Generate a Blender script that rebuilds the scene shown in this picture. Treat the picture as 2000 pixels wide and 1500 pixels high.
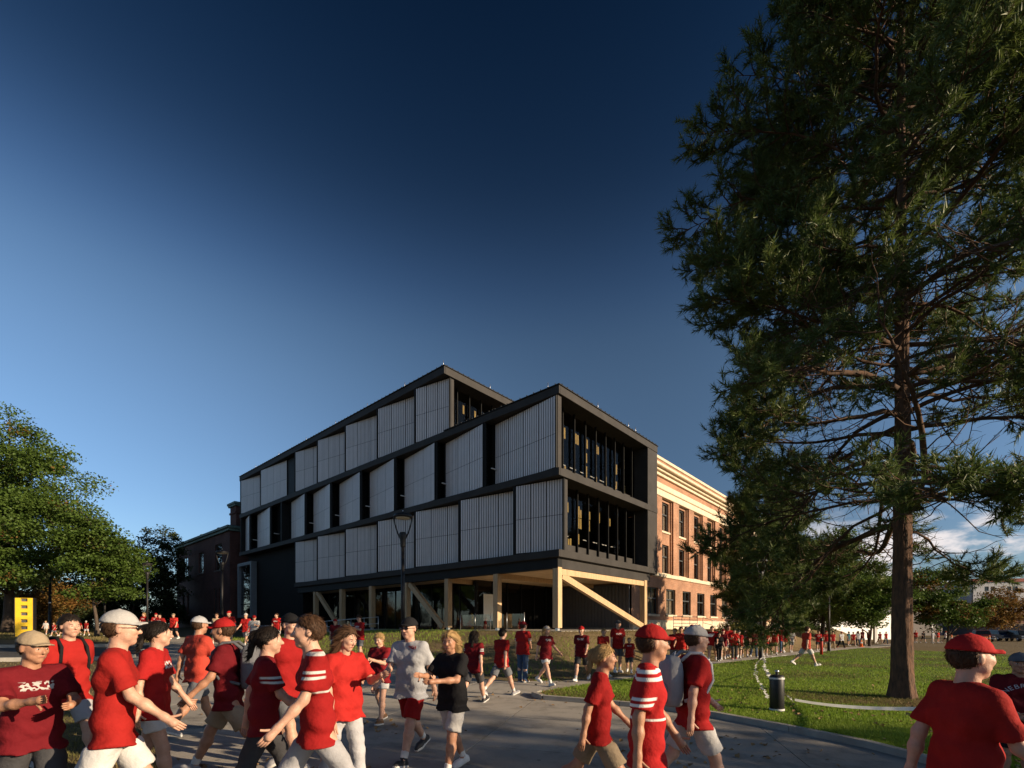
import bpy, math, random
import numpy as np
from mathutils import Vector, Matrix

for _o in list(bpy.data.objects):
    bpy.data.objects.remove(_o)
SC = bpy.context.scene
COL = SC.collection
R = math.radians

# ------------------------------------------------------------------ camera
EYE = 1.65                                  # lens height above the plaza
cam_d = bpy.data.cameras.new('camera')
cam_d.sensor_width = 36.0
cam_d.lens = 17.0                           # 17 mm shift lens, verticals kept upright
cam_d.shift_y = 0.236
cam_d.clip_start = 0.05
cam_d.clip_end = 3000
cam = bpy.data.objects.new('camera', cam_d)
COL.objects.link(cam)
cam.location = (0, 0, EYE)
cam.rotation_euler = (R(90), 0, 0)
SC.camera = cam

# ------------------------------------------------------------------ sun and sky
SUN_EL = 16.5
SUN_H = Vector((0.93, -0.37, 0)).normalized()
SUN_V = Vector((SUN_H.x * math.cos(R(SUN_EL)), SUN_H.y * math.cos(R(SUN_EL)), math.sin(R(SUN_EL))))
sun_d = bpy.data.lights.new('sun', 'SUN')
sun_d.energy = 4.9
sun_d.angle = R(0.55)
sun_d.color = (1.0, 0.78, 0.53)
sun = bpy.data.objects.new('sun', sun_d)
COL.objects.link(sun)
sun.rotation_euler = SUN_V.to_track_quat('Z', 'Y').to_euler()

world = bpy.data.worlds.new('World')
SC.world = world
world.use_nodes = True


def N(nt, typ, **kw):
    n = nt.nodes.new(typ)
    for k, v in kw.items():
        if k.startswith('i_'):
            n.inputs[k[2:].replace('_', ' ')].default_value = v
        elif k.startswith('n_'):
            n.inputs[int(k[2:])].default_value = v
        else:
            setattr(n, k, v)
    return n


def build_world():
    nt = world.node_tree
    nt.nodes.clear()
    L = nt.links.new
    out = N(nt, 'ShaderNodeOutputWorld')
    bg = N(nt, 'ShaderNodeBackground')
    bg.inputs['Strength'].default_value = 0.117
    sky = N(nt, 'ShaderNodeTexSky')
    sky.sky_type = 'NISHITA'
    sky.sun_disc = False
    sky.sun_elevation = R(SUN_EL)
    sky.sun_rotation = math.atan2(SUN_H.x, SUN_H.y)
    sky.air_density = 1.0
    sky.dust_density = 0.6
    sky.ozone_density = 2.4
    tc = N(nt, 'ShaderNodeTexCoord')
    # a polarising filter: the sky is darkest a right angle away from the sun
    dot = N(nt, 'ShaderNodeVectorMath', operation='DOT_PRODUCT')
    dot.inputs[1].default_value = SUN_V
    L(tc.outputs['Generated'], dot.inputs[0])
    sq = N(nt, 'ShaderNodeMath', operation='MULTIPLY')
    L(dot.outputs['Value'], sq.inputs[0])
    L(dot.outputs['Value'], sq.inputs[1])
    num = N(nt, 'ShaderNodeMath', operation='SUBTRACT', n_0=1.0)
    L(sq.outputs[0], num.inputs[1])
    den = N(nt, 'ShaderNodeMath', operation='ADD', n_0=1.0)
    L(sq.outputs[0], den.inputs[1])
    pol = N(nt, 'ShaderNodeMath', operation='DIVIDE')
    L(num.outputs[0], pol.inputs[0])
    L(den.outputs[0], pol.inputs[1])
    tr = N(nt, 'ShaderNodeMath', operation='MULTIPLY_ADD', n_1=-0.54, n_2=1.0)
    L(pol.outputs[0], tr.inputs[0])
    # thinner, deeper blue air towards the zenith
    sep = N(nt, 'ShaderNodeSeparateXYZ')
    L(tc.outputs['Generated'], sep.inputs[0])
    el = N(nt, 'ShaderNodeValToRGB')
    el.color_ramp.interpolation = 'B_SPLINE'
    stops = [(0.0, (.60, .68, .82)), (0.22, (.68, .76, .87)), (0.40, (.86, .92, .96)), (0.50, (.76, .85, .90)), (0.57, (.47, .60, .74)), (0.65, (.20, .30, .40)), (0.72, (.12, .22, .32)), (0.80, (.065, .15, .235)), (0.92, (.03, .085, .16))]
    er = el.color_ramp.elements
    for i, (p, c) in enumerate(stops):
        e = er[i] if i < 2 else er.new(p)
        e.position = p
        e.color = (*c, 1)
    L(sep.outputs['Z'], el.inputs['Fac'])
    sc0 = N(nt, 'ShaderNodeVectorMath', operation='SCALE')
    L(sky.outputs[0], sc0.inputs[0])
    L(tr.outputs[0], sc0.inputs['Scale'])
    sc = N(nt, 'ShaderNodeVectorMath', operation='MULTIPLY')
    L(sc0.outputs[0], sc.inputs[0])
    L(el.outputs['Color'], sc.inputs[1])
    # low cumulus bank
    mp = N(nt, 'ShaderNodeMapping')
    mp.inputs['Scale'].default_value = (5.0, 5.0, 13.0)
    L(tc.outputs['Generated'], mp.inputs[0])
    nz = N(nt, 'ShaderNodeTexNoise')
    nz.inputs['Scale'].default_value = 1.6
    nz.inputs['Detail'].default_value = 8
    nz.inputs['Roughness'].default_value = 0.55
    L(mp.outputs[0], nz.inputs['Vector'])
    cr = N(nt, 'ShaderNodeMapRange', interpolation_type='SMOOTHSTEP')
    cr.inputs['From Min'].default_value = 0.47
    cr.inputs['From Max'].default_value = 0.60
    L(nz.outputs['Fac'], cr.inputs['Value'])
    lo = N(nt, 'ShaderNodeMapRange', interpolation_type='SMOOTHSTEP')
    lo.inputs['From Min'].default_value = 0.13
    lo.inputs['From Max'].default_value = 0.21
    lo.inputs['To Min'].default_value = 1.0
    lo.inputs['To Max'].default_value = 0.0
    L(sep.outputs['Z'], lo.inputs['Value'])
    az = N(nt, 'ShaderNodeMapRange', interpolation_type='SMOOTHSTEP')
    az.inputs['From Min'].default_value = 0.40
    az.inputs['From Max'].default_value = 0.56
    L(sep.outputs['X'], az.inputs['Value'])
    m1 = N(nt, 'ShaderNodeMath', operation='MULTIPLY')
    L(lo.outputs[0], m1.inputs[0])
    L(az.outputs[0], m1.inputs[1])
    m2 = N(nt, 'ShaderNodeMath', operation='MULTIPLY')
    L(m1.outputs[0], m2.inputs[0])
    L(cr.outputs[0], m2.inputs[1])
    mx = N(nt, 'ShaderNodeMix', data_type='RGBA')
    L(m2.outputs[0], mx.inputs['Factor'])
    L(sc.outputs[0], mx.inputs['A'])
    mx.inputs['B'].default_value = (4.6, 4.3, 4.3, 1)
    L(mx.outputs['Result'], bg.inputs['Color'])
    L(bg.outputs[0], out.inputs['Surface'])


build_world()
vs = SC.view_settings
vs.view_transform = 'Standard'
vs.look = 'None'
vs.exposure = 0.72
vs.gamma = 1.0
vs.use_curve_mapping = False
SC.cycles.use_denoising = True
SC.cycles.max_bounces = 6
SC.cycles.transparent_max_bounces = 12
SC.cycles.sample_clamp_indirect = 6.0

# ------------------------------------------------------------------ survey: pixels of the 2000x1500 photograph to places
F, CX, HY = 944.0, 1000.0, 1222.0
GA, GB, GC = -0.0218, 0.0074, -0.074        # the gently tilted ground


def gz(x, y):
    return GA * min(60, max(-45, x)) + GB * min(75, max(-30, y)) + GC


def on_ground(px, py):
    k = (px - CX) / F
    D = (EYE - GC) / ((py - HY) / F + GA * k + GB)
    return k * D, D


# new building frame: local x = u along the glazed end face, local y = v along the panelled long face
BX, BY = 2.53, 26.0
BANG = math.atan2(0.748, 0.663)
DR = Vector((math.cos(BANG), math.sin(BANG)))
DL = Vector((-math.sin(BANG), math.cos(BANG)))


def uv_world(u, v):
    return BX + DR.x * u + DL.x * v, BY + DR.y * u + DL.y * v


def world_uv(x, y):
    dx, dy = x - BX, y - BY
    return dx * DR.x + dy * DR.y, dx * DL.x + dy * DL.y


# ------------------------------------------------------------------ scene helpers
def link(o, parent=None):
    COL.objects.link(o)
    if parent is not None:
        o.parent = parent
    return o


def tag(o, label=None, cat=None, group=None, kind=None):
    if label:
        o['label'] = label
    if cat:
        o['category'] = cat
    if group:
        o['group'] = group
    if kind:
        o['kind'] = kind
    return o


def empty(name, loc=(0, 0, 0), rz=0.0, label=None, cat=None, group=None):
    o = bpy.data.objects.new(name, None)
    o.empty_display_size = 0.2
    link(o)
    o.location = loc
    o.rotation_euler = (0, 0, rz)
    return tag(o, label, cat, group)


def copy_tree(o, parent=None):
    c = o.copy()
    COL.objects.link(c)
    c.parent = parent
    for ch in list(o.children):
        copy_tree(ch, c)
    return c


def mesh_obj(name, me, mat=None, parent=None, loc=None):
    o = bpy.data.objects.new(name, me)
    if mat is not None:
        for m in (mat if isinstance(mat, (list, tuple)) else [mat]):
            me.materials.append(m)
    link(o, parent)
    if loc is not None:
        o.location = loc
    return o


def np_mesh(name, verts, faces, smooth=False, mats=None):
    """verts (n,3), faces (m,k) arrays of one face size"""
    verts = np.asarray(verts, np.float32)
    faces = np.asarray(faces, np.int32)
    me = bpy.data.meshes.new(name)
    n, (m, k) = len(verts), faces.shape
    me.vertices.add(n)
    me.vertices.foreach_set('co', verts.ravel())
    me.loops.add(m * k)
    me.loops.foreach_set('vertex_index', faces.ravel())
    me.polygons.add(m)
    me.polygons.foreach_set('loop_start', np.arange(0, m * k, k, dtype=np.int32))
    me.polygons.foreach_set('loop_total', np.full(m, k, np.int32))
    if mats is not None:
        me.polygons.foreach_set('material_index', np.asarray(mats, np.int32))
    if smooth:
        me.polygons.foreach_set('use_smooth', np.ones(m, bool))
    me.update(calc_edges=True)
    return me


class MB:
    def __init__(self):
        self.v, self.f, self.m, self.s = [], [], [], []

    def add(self, vs, fs, m=0, smooth=False):
        b = len(self.v)
        self.v.extend(tuple(p) for p in vs)
        for f in fs:
            self.f.append(tuple(i + b for i in f))
            self.m.append(m)
            self.s.append(smooth)
        return self

    def box(self, x0, x1, y0, y1, z0, z1, m=0):
        vs = [(x, y, z) for z in (z0, z1) for y in (y0, y1) for x in (x0, x1)]
        return self.add(vs, [(0, 2, 3, 1), (4, 5, 7, 6), (0, 1, 5, 4), (2, 6, 7, 3), (0, 4, 6, 2), (1, 3, 7, 5)], m)

    def bbox(self, x0, x1, y0, y1, z0, z1, c=0.01, m=0):
        """box with all edges chamfered"""
        cx, cy, cz = (x0 + x1) / 2, (y0 + y1) / 2, (z0 + z1) / 2
        hx, hy, hz = (x1 - x0) / 2, (y1 - y0) / 2, (z1 - z0) / 2
        c = min(c, hx * .9, hy * .9, hz * .9)
        vs, ix = [], {}
        for sx in (-1, 1):
            for sy in (-1, 1):
                for sz in (-1, 1):
                    for a in range(3):
                        ix[(sx, sy, sz, a)] = len(vs)
                        vs.append((cx + sx * (hx - (0 if a == 0 else c)), cy + sy * (hy - (0 if a == 1 else c)), cz + sz * (hz - (0 if a == 2 else c))))
        fs = []
        S = (-1, 1)
        for s in S:
            q = [(-1, -1), (1, -1), (1, 1), (-1, 1)]
            fx = [ix[(s, a, b, 0)] for a, b in q]
            fy = [ix[(a, s, b, 1)] for a, b in q]
            fz = [ix[(a, b, s, 2)] for a, b in q]
            fs += [fx if s > 0 else fx[::-1], fy[::-1] if s > 0 else fy, fz if s > 0 else fz[::-1]]
        for a in S:
            for b in S:
                e = [ix[(-1, a, b, 1)], ix[(1, a, b, 1)], ix[(1, a, b, 2)], ix[(-1, a, b, 2)]]
                fs.append(e if a * b < 0 else e[::-1])
                e = [ix[(a, -1, b, 0)], ix[(a, 1, b, 0)], ix[(a, 1, b, 2)], ix[(a, -1, b, 2)]]
                fs.append(e if a * b > 0 else e[::-1])
                e = [ix[(a, b, -1, 0)], ix[(a, b, 1, 0)], ix[(a, b, 1, 1)], ix[(a, b, -1, 1)]]
                fs.append(e if a * b < 0 else e[::-1])
        for key in [(sx, sy, sz) for sx in S for sy in S for sz in S]:
            t = [ix[key + (0,)], ix[key + (1,)], ix[key + (2,)]]
            fs.append(t if key[0] * key[1] * key[2] > 0 else t[::-1])
        return self.add(vs, fs, m)

    def beam(self, a, b, w, h, m=0, up=(0, 0, 1)):
        a, b = Vector(a), Vector(b)
        d = (b - a).normalized()
        s = d.cross(Vector(up))
        if s.length < 1e-4:
            s = d.cross(Vector((1, 0, 0)))
        s.normalize()
        t = s.cross(d)
        vs = []
        for p in (a, b):
            for i, j in ((-1, -1), (1, -1), (1, 1), (-1, 1)):
                vs.append(p + s * (i * w / 2) + t * (j * h / 2))
        return self.add(vs, [(0, 1, 2, 3), (7, 6, 5, 4), (0, 4, 5, 1), (1, 5, 6, 2), (2, 6, 7, 3), (3, 7, 4, 0)], m)

    def tube(self, pts, rad, n=8, m=0, smooth=True, cap=True):
        pts = [Vector(p) for p in pts]
        if not isinstance(rad, (list, tuple)):
            rad = [rad] * len(pts)
        vs, fs = [], []
        ref = None
        for i, p in enumerate(pts):
            d = (pts[min(i + 1, len(pts) - 1)] - pts[max(i - 1, 0)])
            if d.length < 1e-9:
                d = Vector((0, 0, 1))
            d.normalize()
            if ref is None:
                ref = d.orthogonal().normalized()
            ref = (ref - d * ref.dot(d))
            if ref.length < 1e-6:
                ref = d.orthogonal()
            ref.normalize()
            s = d.cross(ref)
            for k in range(n):
                a = 2 * math.pi * k / n
                vs.append(p + (ref * math.cos(a) + s * math.sin(a)) * rad[i])
        for i in range(len(pts) - 1):
            for k in range(n):
                k2 = (k + 1) % n
                fs.append((i * n + k, i * n + k2, (i + 1) * n + k2, (i + 1) * n + k))
        if cap:
            fs.append(tuple(range(n - 1, -1, -1)))
            fs.append(tuple((len(pts) - 1) * n + k for k in range(n)))
        return self.add(vs, fs, m, smooth)

    def lathe(self, prof, n=16, c=(0, 0, 0), m=0, smooth=True):
        vs, fs = [], []
        for r, z in prof:
            for k in range(n):
                a = 2 * math.pi * k / n
                vs.append((c[0] + r * math.cos(a), c[1] + r * math.sin(a), c[2] + z))
        for i in range(len(prof) - 1):
            for k in range(n):
                k2 = (k + 1) % n
                fs.append((i * n + k, i * n + k2, (i + 1) * n + k2, (i + 1) * n + k))
        fs.append(tuple(range(n - 1, -1, -1)))
        fs.append(tuple((len(prof) - 1) * n + k for k in range(n)))
        return self.add(vs, fs, m, smooth)

    def prism(self, poly, z0, z1, m=0):
        """poly CCW in xy"""
        n = len(poly)
        vs = [(x, y, z0) for x, y in poly] + [(x, y, z1) for x, y in poly]
        fs = [tuple(range(n - 1, -1, -1)), tuple(range(n, 2 * n))]
        fs += [(i, (i + 1) % n, n + (i + 1) % n, n + i) for i in range(n)]
        return self.add(vs, fs, m)

    def mesh(self, name):
        me = bpy.data.meshes.new(name)
        me.from_pydata([tuple(p) for p in self.v], [], self.f)
        me.polygons.foreach_set('material_index', self.m)
        me.polygons.foreach_set('use_smooth', self.s)
        me.update()
        return me

    def build(self, name, mat=None, parent=None, loc=None):
        return mesh_obj(name, self.mesh(name), mat, parent, loc)


# ------------------------------------------------------------------ materials
MATS = {}


def mat(name, col, rough=0.7, var=0.0, scale=4.0, bump=0.0, bscale=40.0, metal=0.0, spec=0.4, detail=5, col2=None, stretch=None, trans=0.0, emit=0.0, coat=0.0):
    if name in MATS:
        return MATS[name]
    m = bpy.data.materials.new(name)
    m.use_nodes = True
    nt = m.node_tree
    L = nt.links.new
    b = nt.nodes['Principled BSDF']
    b.inputs['Roughness'].default_value = rough
    b.inputs['Metallic'].default_value = metal
    b.inputs['Specular IOR Level'].default_value = spec
    if coat:
        b.inputs['Coat Weight'].default_value = coat
    if emit:
        b.inputs['Emission Color'].default_value = (*col, 1)
        b.inputs['Emission Strength'].default_value = emit
    tc = N(nt, 'ShaderNodeTexCoord')
    vec = tc.outputs['Object']
    if stretch:
        mp = N(nt, 'ShaderNodeMapping')
        mp.inputs['Scale'].default_value = stretch
        L(vec, mp.inputs[0])
        vec = mp.outputs[0]
    if var or col2:
        nz = N(nt, 'ShaderNodeTexNoise')
        nz.inputs['Scale'].default_value = scale
        nz.inputs['Detail'].default_value = detail
        nz.inputs['Roughness'].default_value = 0.62
        L(vec, nz.inputs['Vector'])
        mr = N(nt, 'ShaderNodeMapRange')
        mr.inputs['From Min'].default_value = 0.32
        mr.inputs['From Max'].default_value = 0.68
        L(nz.outputs['Fac'], mr.inputs['Value'])
        mx = N(nt, 'ShaderNodeMix', data_type='RGBA')
        L(mr.outputs[0], mx.inputs['Factor'])
        a = col if col2 else tuple(c * (1 - var) for c in col)
        c2 = col2 if col2 else tuple(min(1, c * (1 + var)) for c in col)
        mx.inputs['A'].default_value = (*a, 1)
        mx.inputs['B'].default_value = (*c2, 1)
        L(mx.outputs['Result'], b.inputs['Base Color'])
    else:
        b.inputs['Base Color'].default_value = (*col, 1)
    if bump:
        n2 = N(nt, 'ShaderNodeTexNoise')
        n2.inputs['Scale'].default_value = bscale
        n2.inputs['Detail'].default_value = 4
        L(vec, n2.inputs['Vector'])
        bp = N(nt, 'ShaderNodeBump')
        bp.inputs['Strength'].default_value = bump
        bp.inputs['Distance'].default_value = 0.02
        L(n2.outputs['Fac'], bp.inputs['Height'])
        L(bp.outputs[0], b.inputs['Normal'])
    if trans:
        out = nt.nodes['Material Output']
        tl = N(nt, 'ShaderNodeBsdfTranslucent')
        if var or col2:
            L(mx.outputs['Result'], tl.inputs['Color'])
        else:
            tl.inputs['Color'].default_value = (*col, 1)
        ms = N(nt, 'ShaderNodeMixShader', n_0=trans)
        L(b.outputs[0], ms.inputs[1])
        L(tl.outputs[0], ms.inputs[2])
        L(ms.outputs[0], out.inputs['Surface'])
    MATS[name] = m
    return m


def glass_mat(name, tint, refl=1.0, rough=0.02):
    if name in MATS:
        return MATS[name]
    m = bpy.data.materials.new(name)
    m.use_nodes = True
    nt = m.node_tree
    nt.nodes.clear()
    L = nt.links.new
    out = N(nt, 'ShaderNodeOutputMaterial')
    tr = N(nt, 'ShaderNodeBsdfTransparent')
    tr.inputs['Color'].default_value = (*tint, 1)
    gl = N(nt, 'ShaderNodeBsdfGlossy')
    gl.inputs['Roughness'].default_value = rough
    gl.inputs['Color'].default_value = (refl, refl, refl, 1)
    lw = N(nt, 'ShaderNodeLayerWeight')
    lw.inputs['Blend'].default_value = 0.5
    pw = N(nt, 'ShaderNodeMath', operation='POWER', n_1=4.0)
    L(lw.outputs['Facing'], pw.inputs[0])
    fr = N(nt, 'ShaderNodeMath', operation='MULTIPLY_ADD', n_1=0.94, n_2=0.05)
    L(pw.outputs[0], fr.inputs[0])
    ms = N(nt, 'ShaderNodeMixShader')
    L(fr.outputs[0], ms.inputs[0])
    L(tr.outputs[0], ms.inputs[1])
    L(gl.outputs[0], ms.inputs[2])
    L(ms.outputs[0], out.inputs['Surface'])
    MATS[name] = m
    return m


def brick_mat(name, c1, c2, mortar, bw=0.22, bh=0.075):
    """running-bond brick in the wall plane; x+y of the object run along either wall direction"""
    m = bpy.data.materials.new(name)
    m.use_nodes = True
    nt = m.node_tree
    L = nt.links.new
    b = nt.nodes['Principled BSDF']
    b.inputs['Roughness'].default_value = 0.85
    b.inputs['Specular IOR Level'].default_value = 0.2
    tc = N(nt, 'ShaderNodeTexCoord')
    sp = N(nt, 'ShaderNodeSeparateXYZ')
    L(tc.outputs['Object'], sp.inputs[0])
    ad = N(nt, 'ShaderNodeMath', operation='ADD')
    L(sp.outputs['X'], ad.inputs[0])
    L(sp.outputs['Y'], ad.inputs[1])
    cb = N(nt, 'ShaderNodeCombineXYZ')
    L(ad.outputs[0], cb.inputs['X'])
    L(sp.outputs['Z'], cb.inputs['Y'])
    br = N(nt, 'ShaderNodeTexBrick')
    br.inputs['Scale'].default_value = 1.0
    br.inputs['Brick Width'].default_value = bw
    br.inputs['Row Height'].default_value = bh
    br.inputs['Mortar Size'].default_value = 0.008
    br.inputs['Mortar Smooth'].default_value = 0.2
    br.inputs['Color1'].default_value = (*c1, 1)
    br.inputs['Color2'].default_value = (*c2, 1)
    br.inputs['Mortar'].default_value = (*mortar, 1)
    L(cb.outputs[0], br.inputs['Vector'])
    nz = N(nt, 'ShaderNodeTexNoise')
    nz.inputs['Scale'].default_value = 0.7
    nz.inputs['Detail'].default_value = 6
    L(tc.outputs['Object'], nz.inputs['Vector'])
    mr = N(nt, 'ShaderNodeMapRange')
    mr.inputs['From Min'].default_value = 0.3
    mr.inputs['From Max'].default_value = 0.7
    mr.inputs['To Min'].default_value = 0.72
    mr.inputs['To Max'].default_value = 1.18
    L(nz.outputs['Fac'], mr.inputs['Value'])
    sc = N(nt, 'ShaderNodeVectorMath', operation='SCALE')
    L(br.outputs['Color'], sc.inputs[0])
    L(mr.outputs[0], sc.inputs['Scale'])
    L(sc.outputs[0], b.inputs['Base Color'])
    bp = N(nt, 'ShaderNodeBump')
    bp.inputs['Strength'].default_value = 0.5
    bp.inputs['Distance'].default_value = 0.01
    bp.invert = True
    L(br.outputs['Fac'], bp.inputs['Height'])
    L(bp.outputs[0], b.inputs['Normal'])
    MATS[name] = m
    return m


def ground_mat(name, cols, scale, fine, bump=0.6):
    """ground of three colours mixed by two noises"""
    m = bpy.data.materials.new(name)
    m.use_nodes = True
    nt = m.node_tree
    L = nt.links.new
    b = nt.nodes['Principled BSDF']
    b.inputs['Roughness'].default_value = 0.95
    b.inputs['Specular IOR Level'].default_value = 0.1
    tc = N(nt, 'ShaderNodeTexCoord')
    n1 = N(nt, 'ShaderNodeTexNoise')
    n1.inputs['Scale'].default_value = scale
    n1.inputs['Detail'].default_value = 7
    n1.inputs['Roughness'].default_value = 0.65
    L(tc.outputs['Object'], n1.inputs['Vector'])
    n2 = N(nt, 'ShaderNodeTexNoise')
    n2.inputs['Scale'].default_value = fine
    n2.inputs['Detail'].default_value = 5
    n2.inputs['Roughness'].default_value = 0.7
    L(tc.outputs['Object'], n2.inputs['Vector'])
    r1 = N(nt, 'ShaderNodeMapRange')
    r1.inputs['From Min'].default_value = 0.36
    r1.inputs['From Max'].default_value = 0.64
    L(n1.outputs['Fac'], r1.inputs['Value'])
    r2 = N(nt, 'ShaderNodeMapRange')
    r2.inputs['From Min'].default_value = 0.36
    r2.inputs['From Max'].default_value = 0.66
    L(n2.outputs['Fac'], r2.inputs['Value'])
    a = N(nt, 'ShaderNodeMix', data_type='RGBA')
    a.inputs['A'].default_value = (*cols[0], 1)
    a.inputs['B'].default_value = (*cols[1], 1)
    L(r1.outputs[0], a.inputs['Factor'])
    c = N(nt, 'ShaderNodeMix', data_type='RGBA')
    L(r2.outputs[0], c.inputs['Factor'])
    L(a.outputs['Result'], c.inputs['A'])
    c.inputs['B'].default_value = (*cols[2], 1)
    L(c.outputs['Result'], b.inputs['Base Color'])
    bp = N(nt, 'ShaderNodeBump')
    bp.inputs['Strength'].default_value = bump
    bp.inputs['Distance'].default_value = 0.03
    L(n2.outputs['Fac'], bp.inputs['Height'])
    L(bp.outputs[0], b.inputs['Normal'])
    MATS[name] = m
    return m


M_DARKMETAL = mat('charcoal metal', (0.018, 0.018, 0.018), 0.6, var=0.15, scale=1.2, bump=0.05, bscale=3, spec=0.12)
M_FASCIA = mat('charcoal fascia', (0.046, 0.043, 0.041), 0.65, var=0.18, scale=0.9, bump=0.06, bscale=2.5, spec=0.10)
M_SOFFITDARK = mat('dark soffit', (0.035, 0.032, 0.030), 0.8, var=0.2, scale=1)
M_GROOVE = mat('grey cladding groove', (0.43, 0.41, 0.41), 0.6, var=0.06, scale=0.6, spec=0.2)
M_SHEET = mat('pale ribbed cladding', (0.86, 0.80, 0.79), 0.42, var=0.06, scale=0.6, spec=0.45, bump=0.03, bscale=2)


def vary(m, amount, streak=0.0):
    """each object of this material gets its own slight tone, with faint rain streaks"""
    nt = m.node_tree
    L = nt.links.new
    b = nt.nodes['Principled BSDF']
    src = b.inputs['Base Color'].links[0].from_socket
    oi = N(nt, 'ShaderNodeObjectInfo')
    mr = N(nt, 'ShaderNodeMapRange')
    mr.inputs['To Min'].default_value = 1 - amount
    mr.inputs['To Max'].default_value = 1.0
    L(oi.outputs['Random'], mr.inputs['Value'])
    fac = mr.outputs[0]
    if streak:
        tc = N(nt, 'ShaderNodeTexCoord')
        mp = N(nt, 'ShaderNodeMapping')
        mp.inputs['Scale'].default_value = (5, 5, 0.25)
        L(tc.outputs['Object'], mp.inputs[0])
        nz = N(nt, 'ShaderNodeTexNoise')
        nz.inputs['Scale'].default_value = 1.5
        nz.inputs['Detail'].default_value = 6
        L(mp.outputs[0], nz.inputs['Vector'])
        m2 = N(nt, 'ShaderNodeMapRange')
        m2.inputs['From Min'].default_value = 0.3
        m2.inputs['From Max'].default_value = 0.7
        m2.inputs['To Min'].default_value = 1 - streak
        m2.inputs['To Max'].default_value = 1.0
        L(nz.outputs['Fac'], m2.inputs['Value'])
        mm = N(nt, 'ShaderNodeMath', operation='MULTIPLY')
        L(fac, mm.inputs[0])
        L(m2.outputs[0], mm.inputs[1])
        fac = mm.outputs[0]
    sc = N(nt, 'ShaderNodeVectorMath', operation='SCALE')
    L(src, sc.inputs[0])
    L(fac, sc.inputs['Scale'])
    L(sc.outputs[0], b.inputs['Base Color'])


vary(M_SHEET, 0.10, 0.14)
M_GLASS = glass_mat('tinted curtain glass', (0.80, 0.80, 0.79), 0.14)
M_GLASSBLK = glass_mat('dark storefront glass', (0.6, 0.61, 0.62), 0.7)
M_WINGLASS = glass_mat('window glass', (0.8, 0.82, 0.83), 0.9)
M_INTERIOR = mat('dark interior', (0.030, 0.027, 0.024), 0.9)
M_BOARD = mat('yellow glint board', (0.48, 0.33, 0.10), 0.7, var=0.2, scale=3)  # colour of the boards put behind the end glazing as glints
M_TIMBER = mat('glulam timber', (0.52, 0.35, 0.19), 0.6, var=0.22, scale=2.2, stretch=(6, 6, 0.5), bump=0.08, bscale=12)
M_SOFFIT = mat('timber soffit', (0.66, 0.47, 0.28), 0.7, var=0.16, scale=1.4, stretch=(3, 0.4, 1))
M_STEEL = mat('galvanised steel', (0.55, 0.56, 0.57), 0.35, var=0.1, metal=0.9)
M_RAIL = mat('painted pale rail', (0.62, 0.60, 0.58), 0.5, var=0.1)
vary(M_TIMBER, 0.15, 0.0)
M_BLACK = mat('black paint', (0.012, 0.012, 0.013), 0.45, var=0.2, scale=3, spec=0.5)
M_STONE = mat('cream limestone', (0.60, 0.50, 0.36), 0.8, var=0.14, scale=2.0, bump=0.15, bscale=18)
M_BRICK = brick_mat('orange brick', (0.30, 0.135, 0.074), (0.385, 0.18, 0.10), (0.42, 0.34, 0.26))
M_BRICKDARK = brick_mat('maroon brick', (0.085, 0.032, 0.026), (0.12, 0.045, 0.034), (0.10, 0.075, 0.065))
M_COPPER = mat('green copper trim', (0.10, 0.16, 0.14), 0.7, var=0.2)
M_ROOF = mat('dark roof membrane', (0.05, 0.05, 0.052), 0.9, var=0.2, scale=1)
M_CONC = ground_mat('brushed concrete', ((0.29, 0.268, 0.235), (0.40, 0.372, 0.33), (0.34, 0.312, 0.275)), 0.55, 30, 0.25)


def soil(m):
    """gum spots and soaked-in stains on the paving"""
    nt = m.node_tree
    L = nt.links.new
    b = nt.nodes['Principled BSDF']
    src = b.inputs['Base Color'].links[0].from_socket
    tc = N(nt, 'ShaderNodeTexCoord')
    vo = N(nt, 'ShaderNodeTexVoronoi')
    vo.inputs['Scale'].default_value = 2.6
    L(tc.outputs['Object'], vo.inputs['Vector'])
    a = N(nt, 'ShaderNodeMapRange')
    a.inputs['From Min'].default_value, a.inputs['From Max'].default_value = 0.055, 0.085
    a.inputs['To Min'].default_value = 0.55
    L(vo.outputs['Distance'], a.inputs['Value'])
    nz = N(nt, 'ShaderNodeTexNoise')
    nz.inputs['Scale'].default_value = 1.1
    nz.inputs['Detail'].default_value = 8
    nz.inputs['Roughness'].default_value = 0.7
    L(tc.outputs['Object'], nz.inputs['Vector'])
    c = N(nt, 'ShaderNodeMapRange')
    c.inputs['From Min'].default_value, c.inputs['From Max'].default_value = 0.34, 0.50
    c.inputs['To Min'].default_value = 0.66
    L(nz.outputs['Fac'], c.inputs['Value'])
    mm = N(nt, 'ShaderNodeMath', operation='MULTIPLY')
    L(a.outputs[0], mm.inputs[0])
    L(c.outputs[0], mm.inputs[1])
    sc = N(nt, 'ShaderNodeVectorMath', operation='SCALE')
    L(src, sc.inputs[0])
    L(mm.outputs[0], sc.inputs['Scale'])
    L(sc.outputs[0], b.inputs['Base Color'])


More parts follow.
